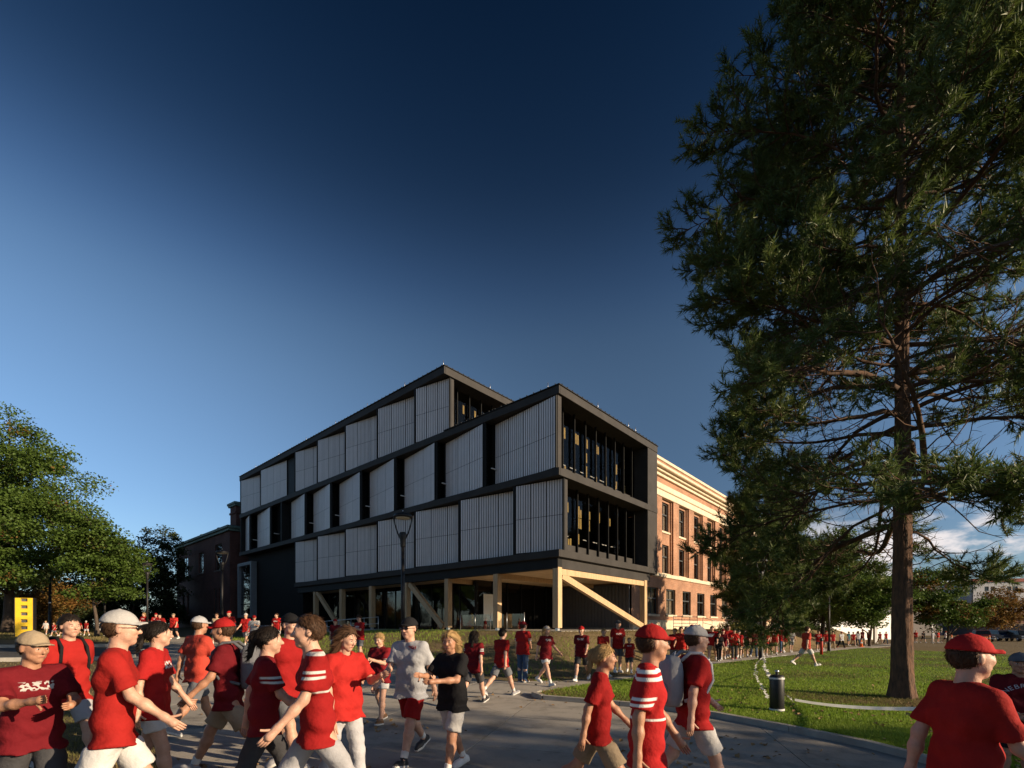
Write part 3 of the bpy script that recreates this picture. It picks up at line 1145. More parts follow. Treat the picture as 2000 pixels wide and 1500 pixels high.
def build_brick_hall():
    mat('window frame', (0.045, 0.05, 0.052), 0.5, var=0.1)
    mat('window blind', (0.40, 0.30, 0.21), 0.8, var=0.15)
    root = empty('brick_hall', (BX, BY, 0), BANG, 'sunlit orange brick hall with cream cornice and sash windows behind the new building', 'building')
    V = 2.1
    U0, U1 = 12.15, 58.0
    nb = 12
    up = [(17.8 + 3.49 * i, 19.42 + 3.49 * i) for i in range(nb - 1)]
    up = [(14.31, 15.93)] + up
    gr = [(14.8 + 3.5 * i, 16.72 + 3.5 * i) for i in range(nb)]
    holes_t = [(a, b, 9.72, 12.2) for a, b in up]
    holes_m = [(a, b, 6.12, 8.58) for a, b in up]
    holes_g = [(a, b, 2.58, 4.78) for a, b in gr]
    mb = MB()
    wall_with_holes(mb, U0, U1, 2.1, 5.70, holes_g, V, 0.34)
    mb.build('ground_storey_wall', M_BRICK, root)
    # upper wall: recessed window bays between projecting brick piers
    mb = MB()
    wall_with_holes(mb, U0, U1, 6.02, 12.42, holes_t + holes_m, V + 0.26, 0.34)
    mb.build('upper_wall', M_BRICK, root)
    rnd = random.Random(3)
    for i in range(nb + 1):
        c = 13.38 + 3.49 * i
        if c + 0.62 > U1:
            break
        p = MB().bbox(c - 0.60, c + 0.60, V - 0.02, V + 0.258, 6.02, 12.42, 0.01)
        o = p.build('pier', M_BRICK, root)
        for s in (-1, 1):
            MB().box(c + s * 0.60 - .003 * s - (0.14 if s < 0 else 0), c + s * .60 + .003 + (0.14 if s > 0 else 0), V + .13, V + .255, 6.03, 12.4).build('pier_rebate', M_BRICK, o)
    for a, b, lo, hi in holes_t + holes_m + holes_g:
        vv = V if lo < 5 else V + 0.26
        sash_window(root, a, b, lo, hi, vv, blind=rnd.choice((0, 0, .55, .95, 1.0)))
    # stone courses and cornice, each a piece of its own
    part = lambda m, n, ma=M_STONE: m.build(n, ma, root)
    part(MB().bbox(U0, U1, V - 0.16, V + 0.4, 1.2, 2.098, 0.03), 'stone_base')
    part(MB().bbox(U0, U1, V - 0.12, V + 0.3, 5.702, 6.018, 0.03), 'belt_course')
    part(MB().bbox(U0, U1, V - 0.10, V + 0.4, 12.422, 12.95, 0.03).bbox(U0, U1, V - 0.2, V + 0.4, 12.952, 13.45, 0.05), 'architrave')
    part(MB().box(U0, U1, V - 0.02, V + 0.4, 13.452, 14.0), 'frieze', M_BRICK)
    part(MB().bbox(U0, U1, V - 0.22, V + 0.4, 14.002, 14.26, 0.03).bbox(U0, U1, V - 0.45, V + 0.4, 14.262, 14.46, 0.03).bbox(U0, U1, V - 0.75, V + 0.4, 14.462, 14.72, 0.05), 'cornice')
    part(MB().box(U0, U1, V - 0.1, V + 0.4, 14.722, 15.35), 'parapet', M_BRICK)
    part(MB().bbox(U0, U1, V - 0.2, V + 0.5, 15.352, 15.6, 0.03), 'coping')
    dent = MB().bbox(-.09, .09, -.2, 0, 0, .2, .01).mesh('dentil')
    dent.materials.append(M_STONE)
    # body behind the facade
    part(MB().box(U0 + .1, U1 - .1, V + 1.2, V + 16, 1.3, 15.2), 'hall_body', M_BRICKDARK)
    part(MB().box(U1 - .1, U1, V + .4, V + 16, 1.3, 15.34), 'end_wall', M_BRICK)
    part(MB().box(U0, U0 + .1, V + .4, V + 16, 1.3, 15.34), 'end_wall', M_BRICK)
    return root


def build_old_house():
    root = empty('brick_house', (BX, BY, 0), BANG, 'shaded maroon brick house with tall chimney beyond the dark building', 'building')
    U, V0, V1, ZT = 0.1, 49.4, 71.5, 13.2
    wins = [(52.0, 54.6, 8.7, 12.0), (66.0, 69.0, 8.6, 11.6), (52.2, 53.2, 3.2, 6.4), (54.0, 55.0, 3.2, 6.4), (65.4, 66.4, 3.2, 6.4), (67.6, 68.6, 3.2, 6.4), (59.2, 61.2, 8.8, 11.6)]
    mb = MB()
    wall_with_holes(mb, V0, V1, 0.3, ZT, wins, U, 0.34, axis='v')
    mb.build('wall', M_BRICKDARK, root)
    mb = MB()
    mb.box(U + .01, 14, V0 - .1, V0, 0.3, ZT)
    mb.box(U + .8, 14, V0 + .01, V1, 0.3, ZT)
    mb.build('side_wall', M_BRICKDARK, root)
    for a, b, lo, hi in wins:
        sash_window(root, a, b, lo, hi, U, axis='v', sm=MATS['brown sill'] if 'brown sill' in MATS else mat('brown sill', (0.13, 0.10, 0.085), 0.8))
    MB().bbox(U - .25, 14.2, V0 - .35, V1 + .3, ZT + .002, ZT + .3, .03).bbox(U - .45, 14.4, V0 - .55, V1 + .5, ZT + .302, ZT + .62, .04).build('eaves', M_COPPER, root)
    MB().add([(U - .4, V0 - .5, ZT + .63), (14.3, V0 - .5, ZT + .63), (14.3, V1 + .4, ZT + .63), (U - .4, V1 + .4, ZT + .63), (7, V0 + 6, ZT + 2.2), (7, V1 - 6, ZT + 2.2)],
             [(0, 1, 4), (1, 2, 5, 4), (2, 3, 5), (3, 0, 4, 5)]).build('roof', M_ROOF, root)
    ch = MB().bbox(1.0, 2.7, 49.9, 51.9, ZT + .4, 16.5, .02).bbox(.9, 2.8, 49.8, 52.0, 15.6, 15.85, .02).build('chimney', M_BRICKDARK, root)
    MB().bbox(.8, 2.9, 49.7, 52.1, 16.502, 16.72, .02).bbox(.7, 3.0, 49.6, 52.2, 16.722, 17.0, .03).build('chimney_cap', M_COPPER, ch)
    for v in (56.5, 63.5):
        MB().tube([(1.2, v, ZT + .6), (1.2, v, ZT + 1.3)], .14, 8).lathe([(.28, 0), (.3, .12), (.1, .22)], 8, (1.2, v, ZT + 1.3)).build('roof_vent', M_COPPER, root)
    return root


build_ground()
build_paving()
build_bank()
build_new_building()
build_brick_hall()
build_old_house()

# ================================================================== VEGETATION
M_BARK = mat('grey brown bark', (0.075, 0.055, 0.042), 0.95, var=0.45, scale=7, stretch=(3, 3, 0.5), bump=1.0, bscale=16)
M_PINEBARK = mat('plated pine bark', (0.05, 0.033, 0.024), 0.95, col2=(0.15, 0.078, 0.045), scale=5, stretch=(3.2, 3.2, 0.7), bump=1.0, bscale=14)
M_LIMB = mat('pine limb bark', (0.045, 0.032, 0.024), 0.95, col2=(0.12, 0.062, 0.034), scale=6, bump=0.5, bscale=20)
M_NEEDLE = mat('pine needles', (0.045, 0.082, 0.020), 0.55, col2=(0.145, 0.185, 0.045), scale=0.9, trans=0.28, spec=0.3)
M_LEAF = mat('green leaves', (0.050, 0.092, 0.016), 0.5, col2=(0.098, 0.152, 0.030), scale=1.1, trans=0.30, spec=0.18)
M_LEAFDK = mat('dark leaves', (0.022, 0.036, 0.012), 0.55, col2=(0.055, 0.070, 0.022), scale=1.2, trans=0.25, spec=0.3)
M_LEAFOR = mat('orange leaves', (0.22, 0.09, 0.022), 0.6, col2=(0.15, 0.12, 0.03), scale=1.5, trans=0.3, spec=0.25)
M_LEAFYE = mat('yellow green leaves', (0.20, 0.17, 0.035), 0.6, col2=(0.10, 0.12, 0.03), scale=2.5, trans=0.3, spec=0.25)
M_GRASS = mat('grass blades', (0.15, 0.25, 0.022), 0.6, col2=(0.25, 0.33, 0.045), scale=0.7, trans=0.35, spec=0.2)
M_STRAW = mat('straw and weeds', (0.25, 0.18, 0.09), 0.8, col2=(0.10, 0.12, 0.03), scale=0.8, trans=0.25, spec=0.1)


def unit(a):
    return a / np.maximum(1e-9, np.linalg.norm(a, axis=1, keepdims=True))


def frames(rg, d):
    """two unit vectors across each direction"""
    r = rg.normal(size=d.shape)
    s = unit(np.cross(d, r))
    return s, np.cross(s, d)


def leaf_mesh(name, pos, nrm, size, rg, fold=0.35):
    """folded leaves: a pointed diamond of two triangles, bent along its rib"""
    n = len(pos)
    s, t = frames(rg, nrm)
    L = (size * rg.uniform(0.7, 1.3, n))[:, None]
    W = L * rg.uniform(0.32, 0.5, n)[:, None]
    base, tip = pos - s * L * 0.5, pos + s * L * 0.5
    up = nrm * W * fold
    a = pos + t * W + up
    b = pos - t * W + up
    v = np.stack([base, a, tip, b], 1).reshape(-1, 3)
    k = np.arange(n)[:, None] * 4
    f = np.concatenate([k + np.array([[0, 2, 1]]), k + np.array([[0, 3, 2]])], 0)
    return np_mesh(name, v, f)


def needle_mesh(name, pos, ax, length, rg, per=22, width=0.0085):
    """brushes of needles: thin triangles fanning round each shoot axis"""
    n = len(pos)
    P = np.repeat(pos, per, 0)
    A = np.repeat(ax, per, 0)
    Ls = np.repeat(length, per)
    s, t = frames(rg, A)
    th = rg.uniform(0, 2 * math.pi, n * per)[:, None]
    op = rg.uniform(0.35, 1.15, n * per)[:, None]
    rad = s * np.cos(th) + t * np.sin(th)
    d = unit(A * np.cos(op) + rad * np.sin(op))
    root = P + A * (rg.uniform(-0.55, 0.35, n * per) * Ls)[:, None]
    side = np.cross(d, rad + rg.normal(size=d.shape) * 0.3)
    side = unit(side) * width
    tip = root + d * (Ls * rg.uniform(0.75, 1.2, n * per))[:, None]
    tip[:, 2] -= 0.01
    v = np.stack([root - side, root + side, tip], 1).reshape(-1, 3)
    f = np.arange(n * per * 3).reshape(-1, 3)
    return np_mesh(name, v, f)


def bend(p0, d0, length, n, rnd, wob=0.12, droop=0.0, lift=0.0):
    """wandering path that first droops then lifts"""
    pts = [Vector(p0)]
    d = Vector(d0).normalized()
    for i in range(n):
        t = i / max(1, n - 1)
        d = d + Vector((rnd.gauss(0, wob), rnd.gauss(0, wob), rnd.gauss(0, wob) - droop * (1 - t) + lift * t))
        d.normalize()
        pts.append(pts[-1] + d * (length / n))
    return pts


def bark_trunk(pts, rad, n, rnd, ridge=0.05, fine=1):
    """trunk tube with furrowed, plated bark; fine > 1 subdivides the path"""
    P, Rd = [], []
    for i in range(len(pts) - 1):
        for k in range(fine):
            t = k / fine
            P.append(Vector(pts[i]).lerp(Vector(pts[i + 1]), t))
            Rd.append(rad[i] + (rad[i + 1] - rad[i]) * t)
    P.append(Vector(pts[-1]))
    Rd.append(rad[-1])
    mb = MB()
    mb.tube(P, Rd, n)
    ph = [rnd.uniform(0, 6.28) for _ in range(6)]
    for i in range(len(P) * n):
        ring, k = divmod(i, n)
        c = P[ring]
        z = c.z
        a = 2 * math.pi * k / n
        w = 1 + ridge * (math.sin(5 * a + ph[0] + z * .4) + .6 * math.sin(9 * a + ph[1] - z * .5)) * .6
        f = abs(math.sin(7 * a + 1.3 * math.sin(z * 1.9 + ph[3]) + ph[2]))
        g = abs(math.sin(11 * a - 1.7 * math.sin(z * 1.3 + ph[4]) + .5 * z))
        pl = abs(math.sin(z * 5.1 + 3 * math.sin(3 * a + ph[5])))
        w += ridge * (min(1, 2.2 * f * g) - .7) * 1.5 + ridge * .35 * (min(1, pl * 3) - 1) + rnd.gauss(0, ridge * .22)
        h = z - P[0].z
        if h < .9:
            w += (.9 - h) ** 2 * .28 * (1 + .9 * math.sin(5 * a + ph[2]))
        p = Vector(mb.v[i])
        mb.v[i] = tuple(c + (p - c) * w)
    return mb


def big_pine(loc, profile, height, r0, seed, label, nlimb=78, group=None, first=2.6, density=1.0, per=22, bare=True, hollow=None, nlen=0.16, nwidth=0.0085):
    rnd = random.Random(seed)
    rg = np.random.default_rng(seed)
    root = empty('pine_tree', loc, 0, label, 'tree', group)
    npt = 34
    tp, x, y = [], 0.0, 0.0
    for i in range(npt):
        t = i / (npt - 1)
        tp.append(Vector((x + 0.10 * math.sin(t * 7) * t, y + 0.08 * math.sin(t * 5 + 1) * t, -0.1 + t * height)))
    tr = [r0 * (1 - 0.90 * (i / (npt - 1)) ** 0.9) * (1 + 0.10 * math.exp(-i * 1.1)) for i in range(npt)]
    bark_trunk(tp, tr, 40 if r0 > .2 else 16, rnd, 0.07, 6 if r0 > .2 else 1).build('trunk', M_PINEBARK, root)

    def trunk_at(h):
        f = min(npt - 1.001, max(0, (h + 0.1) / height * (npt - 1)))
        i = int(f)
        return tp[i].lerp(tp[i + 1], f - i), tr[i] + (tr[i + 1] - tr[i]) * (f - i)

    hs, rs = [p[0] for p in profile], [p[1] for p in profile]
    shoots_p, shoots_a, shoots_l = [], [], []
    for k in range(nlimb):
        t = (k + rnd.uniform(0, 0.9)) / nlimb
        h = first + (height - first - 0.2) * t ** 0.95
        Lr = float(np.interp(h, hs, rs)) * rnd.uniform(0.78, 1.08)
        az = k * 2.39996 + rnd.uniform(-0.5, 0.5)
        c, cr = trunk_at(h)
        up = 0.10 + 0.45 * t
        d = Vector((math.cos(az), math.sin(az), up + rnd.uniform(-.12, .2)))
        n = 9
        path = bend(c, d, Lr * 1.03, n, rnd, 0.17, droop=0.13 * (1 - 0.6 * t), lift=0.10)
        r_l = max(0.016, min(cr * 0.45, 0.014 + 0.0098 * Lr)) * rnd.choice((0.7, 1.0, 1.0, 1.35))
        mb = MB()
        mb.tube(path, [r_l * (1 - 0.82 * i / n) for i in range(n + 1)], 6)
        nside = int((Lr * 4.3 + 3) * density)
        for q in range(nside):
            s = 0.16 + 0.84 * ((q + rnd.random()) / nside) ** 0.8
            fi = min(n - 0.001, s * n)
            i = int(fi)
            p = path[i].lerp(path[i + 1], fi - i)
            dl = (path[i + 1] - path[i]).normalized()
            side = dl.cross(Vector((0, 0, 1))).normalized() * (1 if q % 2 else -1)
            sd = (dl * rnd.uniform(0.45, 0.95) + side * rnd.uniform(0.5, 1.0) + Vector((0, 0, rnd.uniform(-0.35, 0.35))))
            Ls = (0.55 + 1.25 * (1 - s) ** 0.6 * min(1, Lr / 4)) * rnd.uniform(0.7, 1.15)
            sp = bend(p, sd, Ls, 4, rnd, 0.20, droop=0.05, lift=0.26)
            mb.tube(sp, [0.013 * (1 - 0.6 * j / 4) * (1 + .5 * (Lr / 6)) for j in range(5)], 3, cap=False)
            leafy = s * (0.75 + 0.5 * rnd.random()) > (0.40 if bare and h < 9.0 else 0.20)
            if hollow and hollow(c + (p - c)):
                leafy = leafy and rnd.random() < 0.42
            ntw = 9 if leafy else 4
            for w in range(ntw):
                tt = 0.25 + 0.75 * (w + rnd.random()) / ntw
                fj = min(3.999, tt * 4)
                j = int(fj)
                pp = sp[j].lerp(sp[j + 1], fj - j)
                dd = (sp[j + 1] - sp[j]).normalized()
                td = dd * rnd.uniform(0.4, 1.0) + Vector((rnd.gauss(0, .6), rnd.gauss(0, .6), rnd.gauss(0.15, .5)))
                Lt = rnd.uniform(0.18, 0.42) if leafy else rnd.uniform(0.25, 0.7)
                tw = bend(pp, td, Lt, 2, rnd, 0.22, lift=0.34 if leafy else -0.15)
                mb.tube([tw[0], tw[2]] if leafy else tw, [0.006, 0.003] if leafy else [0.006, 0.005, 0.003], 3, cap=False)
                if leafy:
                    for e in (0.3, 0.65, 1.0):
                        f2 = min(1.999, e * 2)
                        jj = int(f2)
                        shoots_p.append(tw[jj].lerp(tw[jj + 1], f2 - jj))
                        shoots_a.append((tw[jj + 1] - tw[jj]).normalized())
                        shoots_l.append(nlen * rnd.uniform(0.75, 1.2))
        mb.build('limb', M_LIMB, root)
    P = np.array([tuple(p) for p in shoots_p])
    A = np.array([tuple(p) for p in shoots_a])
    Ln = np.array(shoots_l)
    o = mesh_obj('needles', needle_mesh('needles', P, unit(A), Ln, rg, per, nwidth), M_NEEDLE, root)
    tag(o, kind='stuff')
    print('pine shoots', len(P))
    return root


def broadleaf(loc, height, crown, seed, label, material, n_clump, n_leaf, size, trunk_r=0.25, cat='tree', name='leafy_tree', first=0.25, flat=0.42, group=None, clump_r=0.95, extra=None, bark=None, leaf_tilt=0.75):
    """crown: list of (cx,cy,cz,rx,ry,rz) ellipsoids relative to the foot; limbs reach the leaf clumps"""
    rnd = random.Random(seed)
    rg = np.random.default_rng(seed)
    root = empty(name, loc, 0, label, cat, group)
    vol = [e[3] * e[4] * e[5] for e in crown]
    cl = []
    while len(cl) < n_clump:
        e = rnd.choices(crown, vol)[0]
        v = Vector((rnd.gauss(0, 1), rnd.gauss(0, 1), rnd.gauss(0, 1))).normalized()
        r = rnd.random() ** 0.38
        p = Vector((e[0] + v.x * r * e[3], e[1] + v.y * r * e[4], e[2] + v.z * r * e[5]))
        if p.z > 0.4:
            cl.append(p)
    npt = 12
    top = max(e[2] + e[5] * 0.55 for e in crown)
    tp = [Vector((0.12 * math.sin(i * .8 + seed), 0.12 * math.cos(i * .6 + seed), -0.15 + (top + .15) * i / (npt - 1))) for i in range(npt)]
    tr = [max(0.02, trunk_r * (1 - 0.93 * i / (npt - 1)) * (1 + .2 * math.exp(-i * 1.6))) for i in range(npt)]
    bk = bark or M_BARK
    bark_trunk(tp, tr, 14, rnd, 0.05).build('trunk', bk, root)
    # scaffold limbs, then a branch from the nearest limb point to every clump
    limbs = []
    nl = max(5, min(18, n_clump // 9))
    for k in range(nl):
        tgt = rnd.choice(cl)
        h = max(first * top, min(top * 0.9, tgt.z - (tgt.xy.length) * rnd.uniform(0.35, 0.7)))
        i = min(npt - 2, int((h + .15) / (top + .15) * (npt - 1)))
        a = tp[i]
        mid = a.lerp(tgt, 0.5) + Vector((rnd.gauss(0, .3), rnd.gauss(0, .3), rnd.uniform(0.0, .5)))
        pts = [(a * (1 - t) ** 2 + mid * 2 * t * (1 - t) + tgt * t * t) for t in [q / 7 for q in range(8)]]
        r0 = max(0.03, min(tr[i] * .6, 0.02 + 0.012 * (tgt - a).length))
        limbs.append((pts, r0))
    nodes = [(p, l) for l, (pts, r) in enumerate(limbs) for p in pts[2:]] + [(p, -1) for p in tp[int(npt * .4):]]
    mbs = [MB() for _ in limbs] + [MB()]
    for (pts, r0), mb in zip(limbs, mbs):
        mb.tube(pts, [r0 * (1 - .75 * q / 7) for q in range(8)], 5)
    for c in cl:
        p, l = min(nodes, key=lambda q: (q[0] - c).length_squared + max(0, q[0].z - c.z) * 2)
        mid = p.lerp(c, .5) + Vector((rnd.gauss(0, .15), rnd.gauss(0, .15), rnd.gauss(0.1, .15)))
        mbs[l].tube([p, mid, c], [0.022, 0.015, 0.006], 4, cap=False)
        for _ in range(3):
            q = c + Vector((rnd.gauss(0, .5), rnd.gauss(0, .5), rnd.gauss(0, .25))) * clump_r
            mbs[l].tube([mid.lerp(c, .6), q], [0.009, 0.004], 3, cap=False)
    for mb in mbs:
        if mb.v:
            mb.build('limb', bk, root)
    C = np.array([tuple(c) for c in cl])
    m = n_leaf
    w = rg.uniform(0.5, 1.6, len(C))
    pick = rg.choice(len(C), m, p=w / w.sum())
    off = rg.normal(size=(m, 3)) * 0.52
    rr = np.linalg.norm(off, axis=1)
    off *= (np.minimum(rr, 1.15) / rr)[:, None]
    cr = (clump_r * rg.uniform(0.65, 1.35, len(C)))[pick][:, None]
    off *= cr * np.array([[1, 1, flat]])
    # outer leaves of every clump hang a little
    off[:, 2] -= 0.16 * (off[:, 0] ** 2 + off[:, 1] ** 2) / np.maximum(cr[:, 0], .2)
    pos = C[pick] + off
    pos = pos[pos[:, 2] > 0.15]
    nrm = unit(rg.normal(size=pos.shape) * leaf_tilt + np.array([[0, 0, 1.0]]))
    if extra:
        em, frac = extra
        msk = (np.sin(pos[:, 0] * 1.7 + seed) + np.sin(pos[:, 1] * 1.3 + 2) + np.sin(pos[:, 2] * 2.1) + rg.normal(size=len(pos)) * .5) > (3.2 - 3.6 * frac)
        if msk.any():
            tag(mesh_obj('turned_leaves', leaf_mesh('turned_leaves', pos[msk], nrm[msk], size, rg), em, root), kind='stuff')
        pos, nrm = pos[~msk], nrm[~msk]
    tag(mesh_obj('leaves', leaf_mesh('leaves', pos, nrm, size, rg), material, root), kind='stuff')
    return root


def at_px(px, D):
    x = (px - CX) / F * D
    return (x, D, gz(x, D))


def build_trees():
    # ---- the tall pine on the lawn
    px = (1761 - CX) / F * 11.7
    vx, vy = 11.7 / math.hypot(px, 11.7), px / math.hypot(px, 11.7)      # across the path side of the crown, where the limbs are bare
    big_pine((px, 11.7, gz(px, 11.7) + 0.05), [(2.5, 3.6), (4.6, 4.9), (6.5, 4.8), (8.2, 4.7), (11, 4.9), (12.5, 4.9), (13.9, 4.5), (15.2, 3.4), (17, 2.3), (20, .6)],
             20.5, 0.228, 8, 'very tall dark pine with plated bark standing on the lawn at right', nlimb=132, first=4.0, density=1.1, per=11, nlen=0.18, nwidth=0.0115,
             hollow=lambda p: (3.6 < p.z < 9.4 and -2.0 < p.x * vx - p.y * vy < 1.4) or (3.6 < p.z < 8.6 and p.xy.length < 2.2))
    # ---- smaller pine in front of the brick hall
    x, y, z = at_px(1492, 35)
    big_pine((x, y, z), [(1.5, 2.6), (3, 3.3), (5, 3.6), (7, 3.4), (9, 2.8), (11, 1.8), (12, .7)], 12.0, 0.18, 21,
             'lower bushy pine standing in front of the brick hall', nlimb=84, first=2.6, density=.95, per=8, bare=False, nlen=0.24, nwidth=0.016)
    # ---- big maple on the left, layered, with turning leaves
    x, y, z = at_px(14, 38)
    broadleaf((x, y, z), 16, [(-.6, 0, 11, 6.0, 5.4, 6.0), (-1.6, 0, 15, 4.2, 4, 3.4), (3.6, -1, 7.6, 3.9, 4, 3.2), (-5, 0, 8, 5, 4.4, 4), (1.5, -3, 5.6, 5.0, 3.2, 2.2)], 31,
              'large green maple with a few orange leaves behind the yellow sign', M_LEAF, 300, 104000, 0.18, 0.36, name='maple_tree', flat=0.48, clump_r=1.3, extra=(M_LEAFOR, 0.16), leaf_tilt=1.0)
    # branch tip hanging lower on the right of the maple
    x, y, z = at_px(186, 35)
    broadleaf((x, y, z), 7, [(0.3, 0, 5.2, 2.3, 2.2, 2.4), (.4, -.5, 3.6, 1.8, 1.5, 1.0), (-.8, 0, 7.5, 1.8, 1.8, 1.8)], 32,
              'smaller green maple beside the pole, crown touching the large maple', M_LEAF, 70, 22000, 0.17, 0.13, name='maple_tree', flat=0.4, clump_r=1.0, extra=(M_LEAFYE, 0.12))
    # ---- dark backdrop trees on the left
    for k, (p, D, h, rx, seed, lb, nlf, m) in enumerate([
            (322, 66, 14.6, 3.5, 41, 'thin crowned dark tree beside the maroon brick house', 12000, M_LEAFDK),
            (258, 60, 11.6, 3.3, 42, 'dark rounded tree behind the right side of the maples', 11000, M_LEAFDK),
            (372, 92, 12.0, 4.0, 46, 'distant dark tree against the maroon house corner', 7000, M_LEAFDK),
            (175, 58, 9.0, 3.8, 43, 'dark tree behind the far walkers, under the maple crown', 11000, M_LEAFDK),
            (95, 52, 7.0, 3.4, 44, 'dark tree hidden under the large maple, behind the black pole', 9000, M_LEAFDK),
            (-20, 50, 8.0, 4.2, 45, 'dark tree at the left edge behind the yellow sign', 9000, M_LEAFDK)]):
        x, y, z = at_px(p, D)
        broadleaf((x, y, z), h, [(0, 0, h * .62, rx, rx, h * .34), (rx * .4, 0, h * .4, rx * .7, rx * .7, h * .25), (-rx * .3, 0, h * .28, rx * .8, rx * .8, h * .2)], seed, lb, m, 80, nlf, 0.26, 0.2, name='leafy_tree', clump_r=1.0, flat=.6)
    # ---- hedge masses and orange shrubs under the maple
    for k, (p, D, w, h, seed, lb, m, nlf) in enumerate([
            (30, 44, 3.6, 2.6, 51, 'dark green shrub behind the yellow sign', M_LEAFDK, 5200),
            (120, 45, 3.0, 2.4, 52, 'green shrub right of the yellow sign by the black pole', M_LEAFDK, 4600),
            (70, 41.5, 2.0, 3.9, 53, 'tall shrub with orange autumn leaves right behind the yellow sign', M_LEAFOR, 4200),
            (135, 46, 2.2, 4.4, 54, 'orange leaved shrub beside the black pole', M_LEAFOR, 4200),
            (190, 62, 6.0, 3.4, 55, 'long dark hedge behind the far walkers at left', M_LEAFDK, 9000),
            (268, 63, 4.4, 3.4, 56, 'dark hedge between the far lamp post and the maroon house', M_LEAFDK, 8000),
            (335, 70, 3.6, 3.6, 57, 'dark hedge at the foot of the maroon brick house', M_LEAFDK, 6500),
            (-60, 42, 4.0, 3.4, 58, 'dark bush cut by the left edge of the picture', M_LEAFDK, 6000)]):
        x, y, z = at_px(p, D)
        broadleaf((x, y, z), h, [(0, 0, h * .5, w, w * .7, h * .5)], seed, lb, m, 40, nlf, 0.19, 0.06, cat='shrub', name='shrub', clump_r=0.8, flat=.75, first=.05)
    # ---- right-hand deciduous trees, sunlit, beyond the brick hall
    x, y, z = at_px(1608, 58)
    broadleaf((x, y, z), 14, [(0, 0, 9.2, 5.2, 5, 4.4), (-1.5, 0, 6.0, 4.8, 4.4, 3.0), (3.4, 0, 6.0, 3.4, 3.4, 3.2)], 61,
              'sunlit broad green tree beyond the brick hall, behind the lamp posts', M_LEAF, 180, 42000, 0.26, 0.26, clump_r=1.4, flat=.55)
    x, y, z = at_px(1700, 50)
    broadleaf((x, y, z), 8, [(0, 0, 5.4, 3.6, 3.2, 3.0), (-1.5, 0, 4.0, 3.0, 2.4, 1.8)], 62,
              'low spreading green tree left of the pine trunk', M_LEAF, 90, 19000, 0.22, 0.12, clump_r=1.05, flat=.5)
    x, y, z = at_px(1850, 52)
    broadleaf((x, y, z), 8, [(-1.8, 0, 5.4, 2.6, 2.6, 3.4), (1.8, 0, 3.8, 3.2, 2.4, 1.7)], 63,
              'small tree turning brown right of the pine trunk', M_LEAF, 90, 17000, 0.22, 0.12, clump_r=.95, flat=.5, extra=(M_LEAFOR, 0.5))
    x, y, z = at_px(1600, 66)
    broadleaf((x, y, z), 6.5, [(0, 0, 3.2, 2.4, 2.4, 3.0)], 64, 'dark conical evergreen behind the right crowd', M_LEAFDK, 60, 7000, 0.22, 0.12, clump_r=.9, flat=.6)
    x, y, z = at_px(1548, 72)
    broadleaf((x, y, z), 9, [(0, 0, 5.6, 3.6, 3.4, 4.2)], 65, 'dark green tree at the far corner of the brick hall', M_LEAFDK, 70, 10000, 0.26, 0.16, clump_r=1.1, flat=.6)
    x, y, z = at_px(1435, 33)
    z = bank_h(*world_uv(x, y))
    broadleaf((x, y, z), 1.6, [(0, 0, .75, 1.5, .8, .7), (1.3, .6, .65, 1.2, .8, .6)], 66, 'low bush with yellowing leaves against the brick hall base', M_LEAFYE, 50, 5200, 0.11, 0.03, cat='shrub', name='shrub', clump_r=.42, flat=.8, first=.05)
    x, y, z = at_px(1958, 92)
    broadleaf((x, y, z), 9, [(0, 0, 6.0, 4.6, 4, 4.0), (-3, 0, 4.4, 3.4, 3, 2.4)], 67, 'russet tree before the unfinished block at far right', M_LEAFOR, 80, 12000, 0.32, 0.16, clump_r=1.2, flat=.55)
    x, y, z = at_px(1930, 150)
    broadleaf((x, y, z), 16, [(0, 0, 11, 9, 6, 7)], 68, 'distant dark tree rising behind the unfinished block', M_LEAFDK, 90, 9000, 0.55, 0.3, clump_r=2.2, flat=.6)
    # ---- trees that stand right of and behind the viewer and throw the long shadows over the plaza
    for k, (x, y, h, rx, seed, lb) in enumerate([(31, -5.5, 12, 3.0, 71, 'street tree right of the viewer shading the plaza'), (24, -9, 10, 2.6, 73, 'street tree behind the viewer on the right')]):
        broadleaf((x, y, gz(x, y)), h, [(0, 0, h * .62, rx, rx, h * .34)], seed, lb, M_LEAF, 70, 9000, 0.3, 0.22, name='leafy_tree', clump_r=1.2, flat=.5)


def in_poly(x, y, poly):
    c = np.zeros(len(x), bool)
    n = len(poly)
    for i in range(n):
        x1, y1 = poly[i]
        x2, y2 = poly[(i + 1) % n]
        cond = ((y1 > y) != (y2 > y))
        with np.errstate(divide='ignore', invalid='ignore'):
            xi = (x2 - x1) * (y - y1) / (y2 - y1 + 1e-12) + x1
        c ^= cond & (x < xi)
    return c


def blades(name, x, y, z, h, w, rg, material, lean=0.5, kind='stuff', label=None):
    n = len(x)
    a = rg.uniform(0, 6.283, n)
    b = rg.uniform(0, 6.283, n)
    ln = rg.uniform(0, lean, n) * h
    p = np.stack([x, y, z], 1)
    s = np.stack([np.cos(a) * w, np.sin(a) * w, np.zeros(n)], 1)
    tip = p + np.stack([np.cos(b) * ln, np.sin(b) * ln, h], 1)
    v = np.stack([p - s, p + s, tip], 1).reshape(-1, 3)
    o = mesh_obj(name, np_mesh(name, v, np.arange(n * 3).reshape(-1, 3)), material)
    tag(o, label, None, None, kind)
    return o


